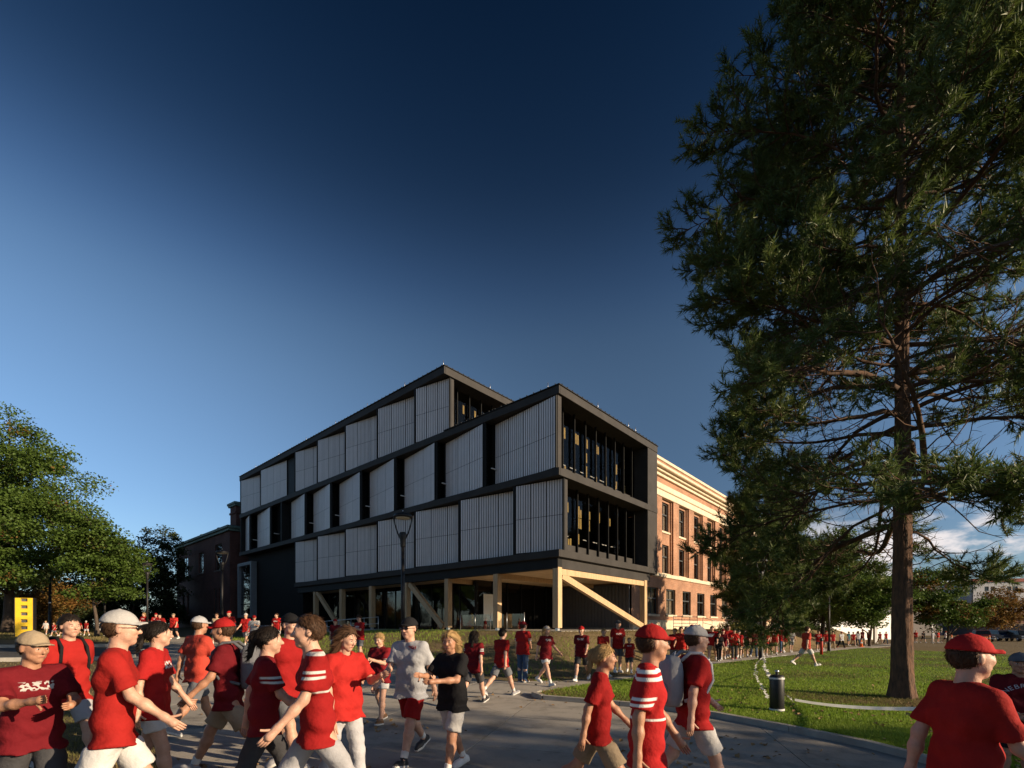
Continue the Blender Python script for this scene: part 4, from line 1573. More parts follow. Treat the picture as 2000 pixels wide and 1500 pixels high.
def build_grass():
    rg = np.random.default_rng(4)
    lawn = pxpoly(LAWN_UP + LAWN_LOW)
    # density falls with distance
    n = 360000
    D = 5.0 / (1 - rg.random(n) * (1 - 5.0 / 46)) ** 1.0
    k = rg.uniform(-0.05, 1.15, n)
    x, y = k * D, D
    ok = in_poly(x, y, lawn)
    x, y = x[ok], y[ok]
    z = GA * np.minimum(60, x) + GB * y + GC + 0.08
    patch = 0.5 + 0.5 * np.sin(x * 1.9 + 1.3 * np.sin(y * .9)) * np.sin(y * 1.5 + np.sin(x * .7))
    h = rg.uniform(0.03, 0.075, len(x)) * (0.7 + .5 * patch)
    px_, py_ = (1761 - CX) / F * 11.7, 11.7
    dry = np.sin(x * .9 + 1.7 * np.sin(y * .6)) + np.sin(y * 1.1 + 2) + 1.6 * np.exp(-((x - px_) ** 2 + (y - py_) ** 2) / 5) + .8 * (x > 11) + rg.normal(size=len(x)) * .7
    dm = dry > 1.55
    blades('lawn_grass', x[~dm], y[~dm], z[~dm], h[~dm], 0.004 + 0.00035 * y[~dm], rg, M_GRASS, 0.9, label='short green grass of the lawn around the pine')
    blades('dry_lawn_grass', x[dm], y[dm], z[dm], h[dm], 0.004 + 0.00035 * y[dm], rg, M_STRAW, 1.3, label='dry yellow grass patches in the lawn')
    # straw and weeds on the bank
    n = 60000
    u, v = rg.uniform(-10, 14, n), rg.uniform(-7.2, 30, n)
    ok = ((u < -0.8) | (v < -0.7)) & (v < 26)
    u, v = u[ok], v[ok]
    zz = np.array([bank_h(a, b) for a, b in zip(u, v)])
    xx = BX + DR.x * u + DL.x * v
    yy = BY + DR.y * u + DL.y * v
    g = np.sin(u * 1.1 + np.sin(v * .8)) + np.sin(v * 1.3 + 1) + rg.normal(size=len(u)) * .6 + np.clip((v - 2) * .5, 0, 3) + np.clip(-6 - u, 0, 3) * .5 - np.clip(u + 4, 0, 5) * .4
    gr = g > 0.6
    blades('bank_grass', xx[gr], yy[gr], zz[gr] - .01, rg.uniform(.06, .17, gr.sum()), 0.012, rg, M_GRASS, 0.7, label='green grass growing on the bank before the building')
    st = ~gr
    blades('bank_straw', xx[st], yy[st], zz[st] - .01, rg.uniform(.02, .13, st.sum()), 0.012, rg, M_STRAW, 2.2, label='dry straw and weeds covering the bank')
    # dry verge on the left
    n = 45000
    D = 3.0 / (1 - rg.random(n) * (1 - 3.0 / 34))
    k = rg.uniform(-1.3, -0.68, n)
    x, y = k * D, D
    ok = in_poly(x, y, pxpoly([(-500, 1302), (0, 1294.5), (200, 1291.5), (246, 1299.5), (299, 1353), (317, 1430), (321, 1500), (329, 2700), (-2500, 2700), (-900, 1400)]))
    x, y = x[ok], y[ok]
    z = GA * x + GB * y + GC + 0.025
    blades('verge_grass', x, y, z, rg.uniform(.02, .07, len(x)), 0.004 + .0003 * y, rg, M_STRAW, 1.2, label='thin dry grass of the verge at lower left')
    # rough weeds at the far verge by the sign
    n = 22000
    D = rg.uniform(29, 60, n)
    k = rg.uniform(-1.12, -0.70, n)
    x, y = k * D, D
    py = HY + (EYE - (GA * np.maximum(-45, x) + GB * y + GC)) / y * F
    ok = (py < 1262) & (k < -0.72)
    x, y = x[ok], y[ok]
    z = GA * np.maximum(-45, x) + GB * y + GC
    blades('far_verge_grass', x, y, z, rg.uniform(.03, .16, len(x)), .02, rg, M_STRAW, 1.0, label='brown weeds and leaf litter around the yellow sign')


def build_litter():
    rg = np.random.default_rng(14)
    n = 5200
    D = 4.0 / (1 - rg.random(n) * (1 - 4.0 / 30))
    k = rg.uniform(-1.05, 1.1, n)
    x, y = k * D, D
    plaza = in_poly(x, y, pxpoly(PLAZA))
    lawn = in_poly(x, y, pxpoly(LAWN_UP + LAWN_LOW))
    edge = np.sin(x * 1.3 + 2 * np.sin(y * .7)) + np.sin(y * 1.9 + x * .4) + rg.normal(size=n) * .7
    keep = (lawn & (edge > -.2)) | (plaza & (edge > 1.25))
    off = np.where(lawn, .125, .042)
    x, y, off = x[keep], y[keep], off[keep]
    z = GA * np.minimum(60, x) + GB * y + GC + off
    pos = np.stack([x, y, z], 1)
    nrm = unit(rg.normal(size=pos.shape) * .35 + np.array([[0, 0, 1.0]]))
    o = mesh_obj('fallen_leaves', leaf_mesh('fallen_leaves', pos, nrm, 0.075, rg, .5), mat('dry fallen leaves', (0.20, 0.11, 0.045), 0.8, col2=(0.30, 0.20, 0.09), scale=3))
    tag(o, 'dry leaves scattered over the lawn and paving', kind='stuff')


build_trees()
build_grass()
build_litter()

# ================================================================== PEOPLE
def surface_nets(sd, lo, hi, h):
    """smooth surface of a signed distance function on a regular grid"""
    lo, hi = np.array(lo, np.float32), np.array(hi, np.float32)
    n = np.maximum(3, np.ceil((hi - lo) / h).astype(int) + 1)
    ax = [lo[i] + h * np.arange(n[i], dtype=np.float32) for i in range(3)]
    G = np.stack(np.meshgrid(*ax, indexing='ij'), -1)
    v = sd(G.reshape(-1, 3)).reshape(n)
    ins = v < 0
    s = np.zeros(tuple(n - 1) + (3,), np.float32)
    c = np.zeros(tuple(n - 1), np.float32)
    cor = [(i, j, k) for i in (0, 1) for j in (0, 1) for k in (0, 1)]

    def sub(a, o):
        return a[o[0]:n[0] - 1 + o[0], o[1]:n[1] - 1 + o[1], o[2]:n[2] - 1 + o[2]]

    for a in cor:
        for d in range(3):
            if a[d]:
                continue
            b = list(a)
            b[d] = 1
            va, vb = sub(v, a), sub(v, b)
            m = (va < 0) != (vb < 0)
            t = np.where(m, va / np.where(m, va - vb, 1), 0)
            for e in range(3):
                s[..., e] += m * ((a[e] + t) if e == d else a[e])
            c += m
    act = c > 0
    idx = np.full(act.shape, -1, np.int32)
    idx[act] = np.arange(act.sum())
    org = np.stack(np.nonzero(act), -1).astype(np.float32)
    V = (org + s[act] / c[act][:, None]) * h + lo
    quads = []
    for d in range(3):
        o = [0, 0, 0]
        o[d] = 1
        a = ins[:n[0] - o[0], :n[1] - o[1], :n[2] - o[2]]
        b = ins[o[0]:, o[1]:, o[2]:]
        m = a != b
        e, f = [(1, 2), (2, 0), (0, 1)][d]
        sl = [slice(None)] * 3
        I = np.stack(np.nonzero(m), -1)
        ok = (I[:, e] > 0) & (I[:, f] > 0) & (I[:, e] < n[e] - 1) & (I[:, f] < n[f] - 1)
        I = I[ok]
        inside = a[I[:, 0], I[:, 1], I[:, 2]]
        q = []
        for de, df in ((-1, -1), (0, -1), (0, 0), (-1, 0)):
            J = I.copy()
            J[:, e] += de
            J[:, f] += df
            q.append(idx[J[:, 0], J[:, 1], J[:, 2]])
        q = np.stack(q, 1)
        q[~inside] = q[~inside][:, ::-1]
        quads.append(q)
    Q = np.concatenate(quads)
    Q = Q[(Q >= 0).all(1)]
    return V, Q


def cone(p, a, b, ra, rb):
    a, b = np.array(a, np.float32), np.array(b, np.float32)
    ba = b - a
    t = np.clip(((p - a) @ ba) / max(1e-9, float(ba @ ba)), 0, 1)
    return np.linalg.norm(p - a - t[:, None] * ba, axis=1) - (ra + (rb - ra) * t)


def ell(p, c, r):
    q = (p - np.array(c, np.float32)) / np.array(r, np.float32)
    l = np.linalg.norm(q, axis=1)
    return (l - 1) * min(r)


def smin(a, b, k):
    h = np.clip(0.5 + 0.5 * (b - a) / k, 0, 1)
    return b + (a - b) * h - k * h * (1 - h)


def blend(ds, k):
    d = ds[0]
    for e in ds[1:]:
        d = smin(d, e, k)
    return d


def skeleton(thigh, knee, arm, abd, elbow, lean=0.03, girth=1.0, fore_in=(0, 0), foot=(0, 0), twist=0.0):
    """joint places of a 1.75 m figure that faces -Y; index 0 = figure's left (+X), 1 = right (-X)"""
    J = {}
    hz = 0.93
    for s, sx in ((0, 1), (1, -1)):
        hip = np.array([sx * 0.092, 0.0, hz - .02])
        th, kn = thigh[s], knee[s]
        k = hip + 0.42 * np.array([sx * 0.02, -math.sin(th), -math.cos(th)])
        sh = th - kn
        a = k + 0.41 * np.array([0, -math.sin(sh), -math.cos(sh)])
        pit = foot[s]                                  # positive lifts the toe
        fd = np.array([sx * 0.12, -math.cos(pit), math.sin(pit)])
        fd = fd / np.linalg.norm(fd)
        dn = np.array([0, -math.sin(pit), -math.cos(pit)])
        J[('hip', s)], J[('knee', s)], J[('ank', s)], J[('fd', s)], J[('dn', s)] = hip, k, a, fd, dn
        shd = np.array([sx * 0.178 * girth ** .5, 0.005 - lean * .5 + sx * twist, 1.415])
        al, be = arm[s], abd[s]
        ud = np.array([sx * math.sin(be), -math.sin(al) * math.cos(be), -math.cos(al) * math.cos(be)])
        el = shd + 0.285 * ud
        a2 = al + elbow[s]
        fi = be - fore_in[s]
        w = np.array([sx * math.sin(fi), -math.sin(a2) * math.cos(fi), -math.cos(a2) * math.cos(fi)])
        wr = el + 0.245 * w
        J[('sh', s)], J[('el', s)], J[('wr', s)], J[('wd', s)] = shd, el, wr, w
    low = min((J[('ank', s)] + 0.085 * J[('dn', s)])[2] for s in (0, 1))
    low = min(low, min((J[('ank', s)] + 0.085 * J[('dn', s)] + 0.15 * J[('fd', s)])[2] for s in (0, 1)))
    for k in J:
        if k[0] not in ('fd', 'dn', 'wd'):
            J[k] = J[k] - np.array([0, 0, low])
    J['drop'] = -low
    J['lean'] = lean
    J['girth'] = girth
    J['head'] = np.array([0, -0.02 - lean, 1.625 - low])
    return J


def torso_cones(p, J, inf=0.0):
    g = J['girth']
    dz = J['drop']
    le = J['lean']
    c = [cone(p, (-.085 * g, -.0, .96 + dz), (.085 * g, -.0, .96 + dz), .105 * g + inf, .105 * g + inf),
         cone(p, (-.070 * g, -.012 - .035 * (g - 1), 1.10 + dz), (.070 * g, -.012 - .035 * (g - 1), 1.10 + dz), .100 * g + inf, .100 * g + inf),
         cone(p, (-.095 * g, -.005 - le * .3, 1.28 + dz), (.095 * g, -.005 - le * .3, 1.28 + dz), .105 * g ** .8 + inf, .105 * g ** .8 + inf)]
    for s, sx in ((0, 1), (1, -1)):
        c.append(cone(p, (sx * .045, -.0 - le * .4, 1.42 + dz), J[('sh', s)] + np.array([-.02 * sx, 0, -.01]), .062 + inf, .056 + inf))
    return c


def wrinkle(p, amp, seed=0):
    x, y, z = np.abs(p[:, 0]), p[:, 1], p[:, 2]
    sx = p[:, 0]
    f1 = np.sin(33 * (z + .75 * x) + 3 * np.sin(7 * sx + seed) + 2 * np.sin(9 * y))
    f2 = np.sin(38 * (z - .85 * x) + 2.5 * np.sin(6 * z + 2 * seed) + 7 * y)
    f3 = np.sin(46 * sx + 9 * z + 2 * np.sin(5 * z + seed))
    m = .5 + .5 * np.sin(8 * z + 6 * sx + 5 * y + 2.3 * seed)
    return amp * (f1 * np.abs(f1) * m + f2 * np.abs(f2) * (1 - m) + .35 * f3 * (1 - m))


def finger(mb, base, d, bendaxis, lens, r, curl):
    pts = [Vector(base)]
    dd = Vector(d)
    for i, l in enumerate(lens):
        dd = Matrix.Rotation(curl * (0.6 + .4 * i), 3, Vector(bendaxis)) @ dd
        pts.append(pts[-1] + dd * l)
    mb.tube(pts, [r, r * .95, r * .85, r * .55][:len(pts)], 6)


def head_mesh(hi=True):
    """head in its own frame: centre at the origin, face to -Y, chin at z -0.12"""
    def sd(p):
        d = ell(p, (0, .018, .028), (.076, .098, .093))
        d = smin(d, cone(p, (0, -.030, -.020), (0, -.052, -.088), .062, .032), .035)
        d = smin(d, cone(p, (-.036, -.030, -.060), (.036, -.030, -.060), .030, .030), .03)
        d = smin(d, cone(p, (-.034, -.066, -.018), (.034, -.066, -.018), .024, .024), .02)      # cheekbones
        d = smin(d, cone(p, (-.030, -.074, .022), (.030, -.074, .022), .014, .014), .016)     # brow
        for sx in (-1, 1):
            d = np.maximum(d, -(np.linalg.norm(p - np.array([sx * .031, -.100, .002], np.float32), axis=1) - .016))
        d = smin(d, cone(p, (0, -.080, .012), (0, -.106, -.026), .008, .0135), .010)
        d = smin(d, cone(p, (-.012, -.088, -.031), (.012, -.088, -.031), .009, .009), .008)
        d = smin(d, cone(p, (-.018, -.080, -.060), (.018, -.080, -.060), .0095, .0095), .008)
        for sx in (-1, 1):
            d = smin(d, ell(p, (sx * .079, .012, -.004), (.010, .020, .031)), .008)
        d = smin(d, cone(p, (0, .018, -.06), (0, .030, -.22), .054, .060), .03)
        return d
    V, Q = surface_nets(sd, (-.11, -.135, -.20), (.11, .13, .14), .0074)
    return V, Q


def icosphere(c, r, n=8):
    mb = MB()
    prof = [(max(1e-4, math.sin(math.pi * i / n)), -math.cos(math.pi * i / n)) for i in range(n + 1)]
    mb.lathe(prof, 8)
    return [(c[0] + r[0] * v[0], c[1] + r[1] * v[1], c[2] + r[2] * v[2]) for v in mb.v], mb.f


HEAD = head_mesh()
HAIR = {}


def head_gear():
    def skull(p, inf):
        return ell(p, (0, .018, .028), (.076 + inf, .098 + inf, .093 + inf))

    def short(p):
        d = skull(p, .012) + .004 * np.sin(p[:, 0] * 120 + p[:, 2] * 60 + 6 * np.sin(p[:, 1] * 40)) * np.sin(p[:, 1] * 90)
        front = p[:, 2] - (.055 - .95 * (p[:, 1] + .055)) + .006 * np.sin(p[:, 0] * 160) - .35 * np.maximum(0, np.abs(p[:, 0]) - .05)
        low = -(p[:, 2] + .062)
        ear = .062 - np.abs(p[:, 0])
        cut = np.maximum(-front, low)
        return np.maximum(d, np.minimum(cut, np.where(p[:, 1] > .02, low, cut)))
    HAIR['short'] = surface_nets(short, (-.12, -.13, -.1), (.12, .15, .16), .011)

    def long(p):
        d = skull(p, .016)
        d = np.maximum(d, -(p[:, 2] - (.050 - .95 * (p[:, 1] + .050))))
        drape = cone(p, (-.055, .045, .02), (-.075, .060, -.24), .055, .035)
        drape = smin(drape, cone(p, (.055, .045, .02), (.075, .060, -.24), .055, .035), .03)
        drape = smin(drape, cone(p, (0, .075, .02), (0, .095, -.27), .06, .04), .04)
        return smin(d, drape, .02) + .003 * np.sin(p[:, 0] * 150 + 4 * np.sin(p[:, 2] * 20))
    HAIR['long'] = surface_nets(long, (-.15, -.13, -.34), (.15, .17, .16), .012)

    def tail(p):
        d = skull(p, .012)
        d = np.maximum(d, -(p[:, 2] - (.050 - .75 * (p[:, 1] + .055))))
        return smin(d, cone(p, (0, .12, .06), (0, .155, -.14), .034, .018), .015)
    HAIR['ponytail'] = surface_nets(tail, (-.12, -.13, -.2), (.12, .21, .16), .011)

    def cap(p):
        d = np.maximum(skull(p, .020), .035 + .12 * p[:, 1] - p[:, 2])
        bill = np.maximum(np.abs(p[:, 2] - .047 + .30 * (p[:, 1] + .09) ** 2 * 4 + 3.4 * p[:, 0] ** 2) - .006, ell(p * np.array([1, 1, .12], np.float32), (0, -.092, .006), (.072, .058, .09)))
        bill = np.maximum(bill, p[:, 1] + .055)
        return np.minimum(smin(d, bill, .006), ell(p, (0, .015, .142), (.012, .012, .008)))
    HAIR['cap'] = surface_nets(cap, (-.12, -.215, 0), (.12, .15, .17), .0095)

    def nape(p):
        d = skull(p, .010)
        return np.maximum(np.maximum(d, p[:, 2] - .045), np.maximum(-(p[:, 2] + .065), -(p[:, 1] - .02)))
    HAIR['nape'] = surface_nets(nape, (-.12, -.02, -.1), (.12, .15, .08), .011)

    def shades(p):
        d = np.minimum(ell(p, (.032, -.097, .003), (.027, .010, .018)), ell(p, (-.032, -.097, .003), (.027, .010, .018)))
        d = np.minimum(d, cone(p, (-.06, -.098, .008), (.06, -.098, .008), .006, .006))
        for sx in (-1, 1):
            d = np.minimum(d, cone(p, (sx * .062, -.096, .008), (sx * .088, .01, .008), .005, .005))
        return d
    HAIR['sunglasses'] = surface_nets(shades, (-.11, -.13, -.04), (.11, .04, .05), .007)


head_gear()


def add_strands(kind, n, length, seed):
    """tapered locks laid over the hair shell so that its outline breaks up"""
    rg = np.random.default_rng(seed)
    V, Q = HAIR[kind]
    c = V[Q].mean(1)
    e1, e2 = V[Q[:, 1]] - V[Q[:, 0]], V[Q[:, 3]] - V[Q[:, 0]]
    nr = np.cross(e1, e2)
    nr = nr / np.maximum(1e-9, np.linalg.norm(nr, axis=1, keepdims=True))
    out = c - np.array([0, .018, .01])
    ok = (nr * out).sum(1) > 0
    c, nr = c[ok], nr[ok]
    i = rg.integers(0, len(c), n)
    p, m = c[i], nr[i]
    flow = np.stack([p[:, 0] * 1.5, np.full(n, .10), np.full(n, -.14)], 1) + rg.normal(size=(n, 3)) * .05
    t = flow - m * (flow * m).sum(1, keepdims=True)
    t = t / np.maximum(1e-9, np.linalg.norm(t, axis=1, keepdims=True))
    s = np.cross(m, t) * .0032
    L = length * rg.uniform(.6, 1.2, n)[:, None]
    a = p + m * .001
    mid = p + t * L * .5 + m * .005
    tip = p + t * L + m * rg.uniform(-.002, .006, n)[:, None] + rg.normal(size=(n, 3)) * .004
    v = np.stack([a - s, a + s, mid + s * .9, mid - s * .9, tip + s * .15, tip - s * .15], 1).reshape(-1, 3)
    k = np.arange(n)[:, None] * 6
    q = np.concatenate([k + np.array([[0, 1, 2, 3]]), k + np.array([[3, 2, 4, 5]])])
    HAIR[kind] = (np.concatenate([V, v]), np.concatenate([Q, q + len(V)]))


add_strands('short', 900, .04, 1)
add_strands('long', 1100, .09, 2)
add_strands('ponytail', 900, .07, 3)
add_strands('nape', 400, .03, 4)


def rot2(V, yaw, pitch=0.0):
    c, s = math.cos(yaw), math.sin(yaw)
    cp, sp = math.cos(pitch), math.sin(pitch)
    V = V @ np.array([[1, 0, 0], [0, cp, -sp], [0, sp, cp]]).T
    return V @ np.array([[c, -s, 0], [s, c, 0], [0, 0, 1]]).T


def make_pose(name, J, yaw=0.0, pitch=0.0, shirt_len=0.80, short_cut=0.80, vox=0.0148, seed=0):
    """all meshes of one pose"""
    P = {}
    dz = J['drop']
    hd = J['head']
    # ---- body: trunk, arms, legs as one blended surface, then head and hands joined to it
    def sd(p):
        ds = torso_cones(p, J, -.026)
        ds.append(cone(p, (0, .005, 1.42 + dz), hd + np.array([0, .02, -.09]), .050, .054))
        for s in (0, 1):
            ds.append(cone(p, J[('sh', s)], J[('el', s)], .042, .036))
            ds.append(cone(p, J[('el', s)], J[('el', s)] * .6 + J[('wr', s)] * .4, .036, .0375))
            ds.append(cone(p, J[('el', s)] * .6 + J[('wr', s)] * .4, J[('wr', s)], .037, .0245))
            ds.append(cone(p, J[('wr', s)], J[('wr', s)] + .075 * J[('wd', s)], .026, .034))
            ds.append(cone(p, J[('hip', s)], J[('knee', s)], .085, .056))
            kn, an = J[('knee', s)], J[('ank', s)]
            calf = kn * .68 + an * .32 + np.array([0, .014, 0])
            ds.append(cone(p, kn, calf, .053, .059))
            ds.append(cone(p, calf, an, .057, .036))
            ds.append(cone(p, an, an + .06 * J[('dn', s)] + .05 * J[('fd', s)], .037, .035))
        return blend(ds, .03)
    al = np.array([J[k] for k in J if isinstance(k, tuple) and k[0] in ('sh', 'el', 'wr', 'hip', 'knee', 'ank')])
    lo, hi = al.min(0) - .17, al.max(0) + .17
    lo[2] = .015
    hi[2] = hd[2] - .06
    lo[1], hi[1] = min(lo[1], -.2), max(hi[1], .2)
    V, Q = surface_nets(sd, lo, hi, vox)
    hv = rot2(HEAD[0], yaw, pitch) + hd
    vs, qs, ms = [V], [Q], [np.zeros(len(Q), int)]
    n = len(V)

    def join(v, q, m):
        nonlocal n
        v = np.asarray(v, float)
        q = [tuple(f) for f in q]
        q = np.array([f if len(f) == 4 else (f + (f[-1],))[:4] for f in q if len(f) <= 4], int)
        vs.append(v)
        qs.append(q + n)
        ms.append(np.full(len(q), m))
        n += len(v)
    join(hv, HEAD[1], 0)
    # lips and eyes
    lipmask = None
    for sx in (-1, 1):
        v, f = icosphere((sx * .031, -.0855, .002), (.0125, .006, .0065))
        join(rot2(np.array(v), yaw, pitch) + hd, f, 1)
        v, f = icosphere((sx * .031, -.0905, .002), (.006, .003, .006))
        join(rot2(np.array(v), yaw, pitch) + hd, f, 2)
        v, f = icosphere((sx * .031, -.0885, .021), (.017, .005, .0035))
        join(rot2(np.array(v), yaw, pitch) + hd, f, 2)
    v, f = icosphere((0, -.0885, -.060), (.020, .004, .005))
    join(rot2(np.array(v), yaw, pitch) + hd, f, 3)
    # fingers
    for s, sx in ((0, 1), (1, -1)):
        w = Vector(J[('wd', s)]).normalized()
        side = w.cross(Vector((sx, 0, 0)))
        if side.length < .2:
            side = w.cross(Vector((0, 1, 0)))
        side.normalize()                                   # across the knuckles, towards the thumb
        if side.y > 0:
            side = -side
        palm = side.cross(w) * (1 if sx > 0 else -1)
        wr = Vector(J[('wr', s)])
        mb = MB()
        for i, (off, l) in enumerate(((.024, .9), (.008, 1.0), (-.008, .94), (-.023, .75))):
            finger(mb, wr + w * .083 + side * off, w, side, (.040 * l, .026 * l, .020 * l), .0092, -0.32 * (1 if sx > 0 else -1))
        finger(mb, wr + w * .035 + side * .024, (w * .75 + side * .75).normalized(), side.cross(w), (.036, .028), .0105, -.12)
        join([tuple(v) for v in mb.v], mb.f, 0)
    Vb, Qb, Mb = np.concatenate(vs), np.concatenate(qs), np.concatenate(ms)
    me = bpy.data.meshes.new('body_' + name)
    faces = [tuple(f) if f[2] != f[3] else tuple(f[:3]) for f in Qb.tolist()]
    me.from_pydata(Vb.tolist(), [], faces)
    me.polygons.foreach_set('material_index', Mb.astype(np.int32))
    me.polygons.foreach_set('use_smooth', np.ones(len(faces), bool))
    me.update()
    P['body'] = me

    # ---- T-shirt
    hem = shirt_len + dz

    def shirt(p):
        ds = torso_cones(p, J, .017)
        g = J['girth']
        ds.append(cone(p, (-.095 * g, -.006 - .03 * (g - 1), hem - .04), (.095 * g, -.006 - .03 * (g - 1), hem - .04), .143 * g, .143 * g))
        d = blend(ds, .055)
        for s in (0, 1):
            a, b = J[('sh', s)], J[('el', s)]
            c = a + (b - a) * .86
            dr = (b - a) / np.linalg.norm(b - a)
            sl = cone(p, a, c, .063, .072)
            sl = np.maximum(sl, (p - (a + (b - a) * .80).astype(np.float32)) @ dr.astype(np.float32))
            d = smin(d, sl, .022)
        d = d + wrinkle(p, .0072, seed)
        d = np.maximum(d, hem - p[:, 2] + .01 * np.sin(p[:, 0] * 25 + seed))
        return np.maximum(d, -cone(p, (0, -.035, 1.50 + dz), (0, -.02, 1.60 + dz), .060, .11))
    ar = np.array([J[k] for k in J if isinstance(k, tuple) and k[0] in ('sh', 'el')])
    lo, hi = np.minimum(ar.min(0) - .12, (-.28, -.24, 0)), np.maximum(ar.max(0) + .12, (.28, .24, 0))
    lo[2], hi[2] = hem - .05, 1.56 + dz
    P['shirt'] = np_mesh('shirt_' + name, *surface_nets(shirt, lo, hi, vox), smooth=True)

    # ---- shorts and trousers
    def legs(p, cut, r_end, tr=False):
        g = J['girth']
        ds = [cone(p, (-.085 * g, 0, .96 + dz), (.085 * g, 0, .96 + dz), .112 * g, .112 * g)]
        for s in (0, 1):
            h, k, a = J[('hip', s)], J[('knee', s)], J[('ank', s)]
            if not tr:
                e = h + (k - h) * cut
                dr = (k - h) / np.linalg.norm(k - h)
                c = cone(p, h, e + dr * .05, .105 * g ** .5, r_end)
                c = np.maximum(c, (p - e.astype(np.float32)) @ dr.astype(np.float32))
                ds.append(c)
            else:
                ds.append(smin(cone(p, h, k, .100 * g ** .5, .074), cone(p, k, a + .03 * J[('dn', s)], .074, .064), .02))
        d = smin(ds[1], ds[2], .012)
        d = smin(ds[0], d, .03) + wrinkle(p, .006, seed + 3) + .045 * np.clip((p[:, 2] - (shirt_len + dz + .005)) / .05, 0, 1)
        return np.maximum(d, p[:, 2] - 1.02 - dz)
    kn = np.array([J[k] for k in J if isinstance(k, tuple) and k[0] in ('hip', 'knee')])
    lo, hi = np.minimum(kn.min(0) - .13, (-.25, -.2, 0)), np.maximum(kn.max(0) + .13, (.25, .2, 0))
    hi[2] = 1.05 + dz
    P['shorts'] = np_mesh('shorts_' + name, *surface_nets(lambda p: legs(p, .86, .098), lo, hi, vox), smooth=True)
    P['brief_shorts'] = np_mesh('brief_' + name, *surface_nets(lambda p: legs(p, .56, .102), lo, hi, vox), smooth=True)
    an = np.array([J[k] for k in J if isinstance(k, tuple) and k[0] in ('hip', 'knee', 'ank')])
    lo, hi = np.minimum(an.min(0) - .13, (-.25, -.2, 0)), np.maximum(an.max(0) + .13, (.25, .2, 0))
    hi[2] = 1.05 + dz
    lo[2] = .02
    P['trousers'] = np_mesh('trousers_' + name, *surface_nets(lambda p: legs(p, 1, .06, True), lo, hi, vox), smooth=True)

    # ---- shoes: upper and sole by material, socks above
    for s in (0, 1):
        a, fd, dn = J[('ank', s)], J[('fd', s)], J[('dn', s)]
        side = np.cross(fd, dn)

        def shoe(p):
            heel = a + dn * .040 - fd * .045
            ball = a + dn * .048 + fd * .115
            toe = a + dn * .055 + fd * .165
            d = smin(cone(p, heel, ball, .042, .042), cone(p, ball, toe, .044, .034), .02)
            d = smin(d, cone(p, a + dn * .02, a - dn * .01, .046, .044), .02)
            h = (p - a.astype(np.float32)) @ dn.astype(np.float32)
            sole = np.maximum(smin(cone(p, heel + dn * .028, ball + dn * .02, .045, .050), cone(p, ball + dn * .02, toe + dn * .012, .050, .040), .02), .052 - h)
            return np.maximum(np.minimum(d, sole), h - .085)
        c = a + fd * .05 + dn * .04
        V, Q = surface_nets(shoe, c - .20, c + .20, .0105)
        h = (V - a) @ dn
        m = (h[Q].mean(1) > .055).astype(int)
        P[('shoe', s)] = np_mesh('shoe_' + name, V, Q, True, m)

        def sock(p):
            top = a + (J[('knee', s)] - a) * .26
            return np.maximum(cone(p, a, top, .041, .047), ((p - top.astype(np.float32)) @ ((J[('knee', s)] - a) / .41).astype(np.float32)))
        P[('sock', s)] = np_mesh('sock_' + name, *surface_nets(sock, a - .08, a + np.array([.09, .2, .16]), .016), smooth=True)
    P['head'] = (hd, yaw, pitch)
    # head wear in place
    for k, (v, q) in HAIR.items():
        P[k] = np_mesh(k + '_' + name, rot2(v, yaw, pitch) + hd, q, True)
    P['J'] = J
    return P


def cloth(name, col, rough=0.85, var=0.12):
    return mat('cloth ' + name, col, rough, var=var, scale=7, bump=0.45, bscale=22, spec=0.12)


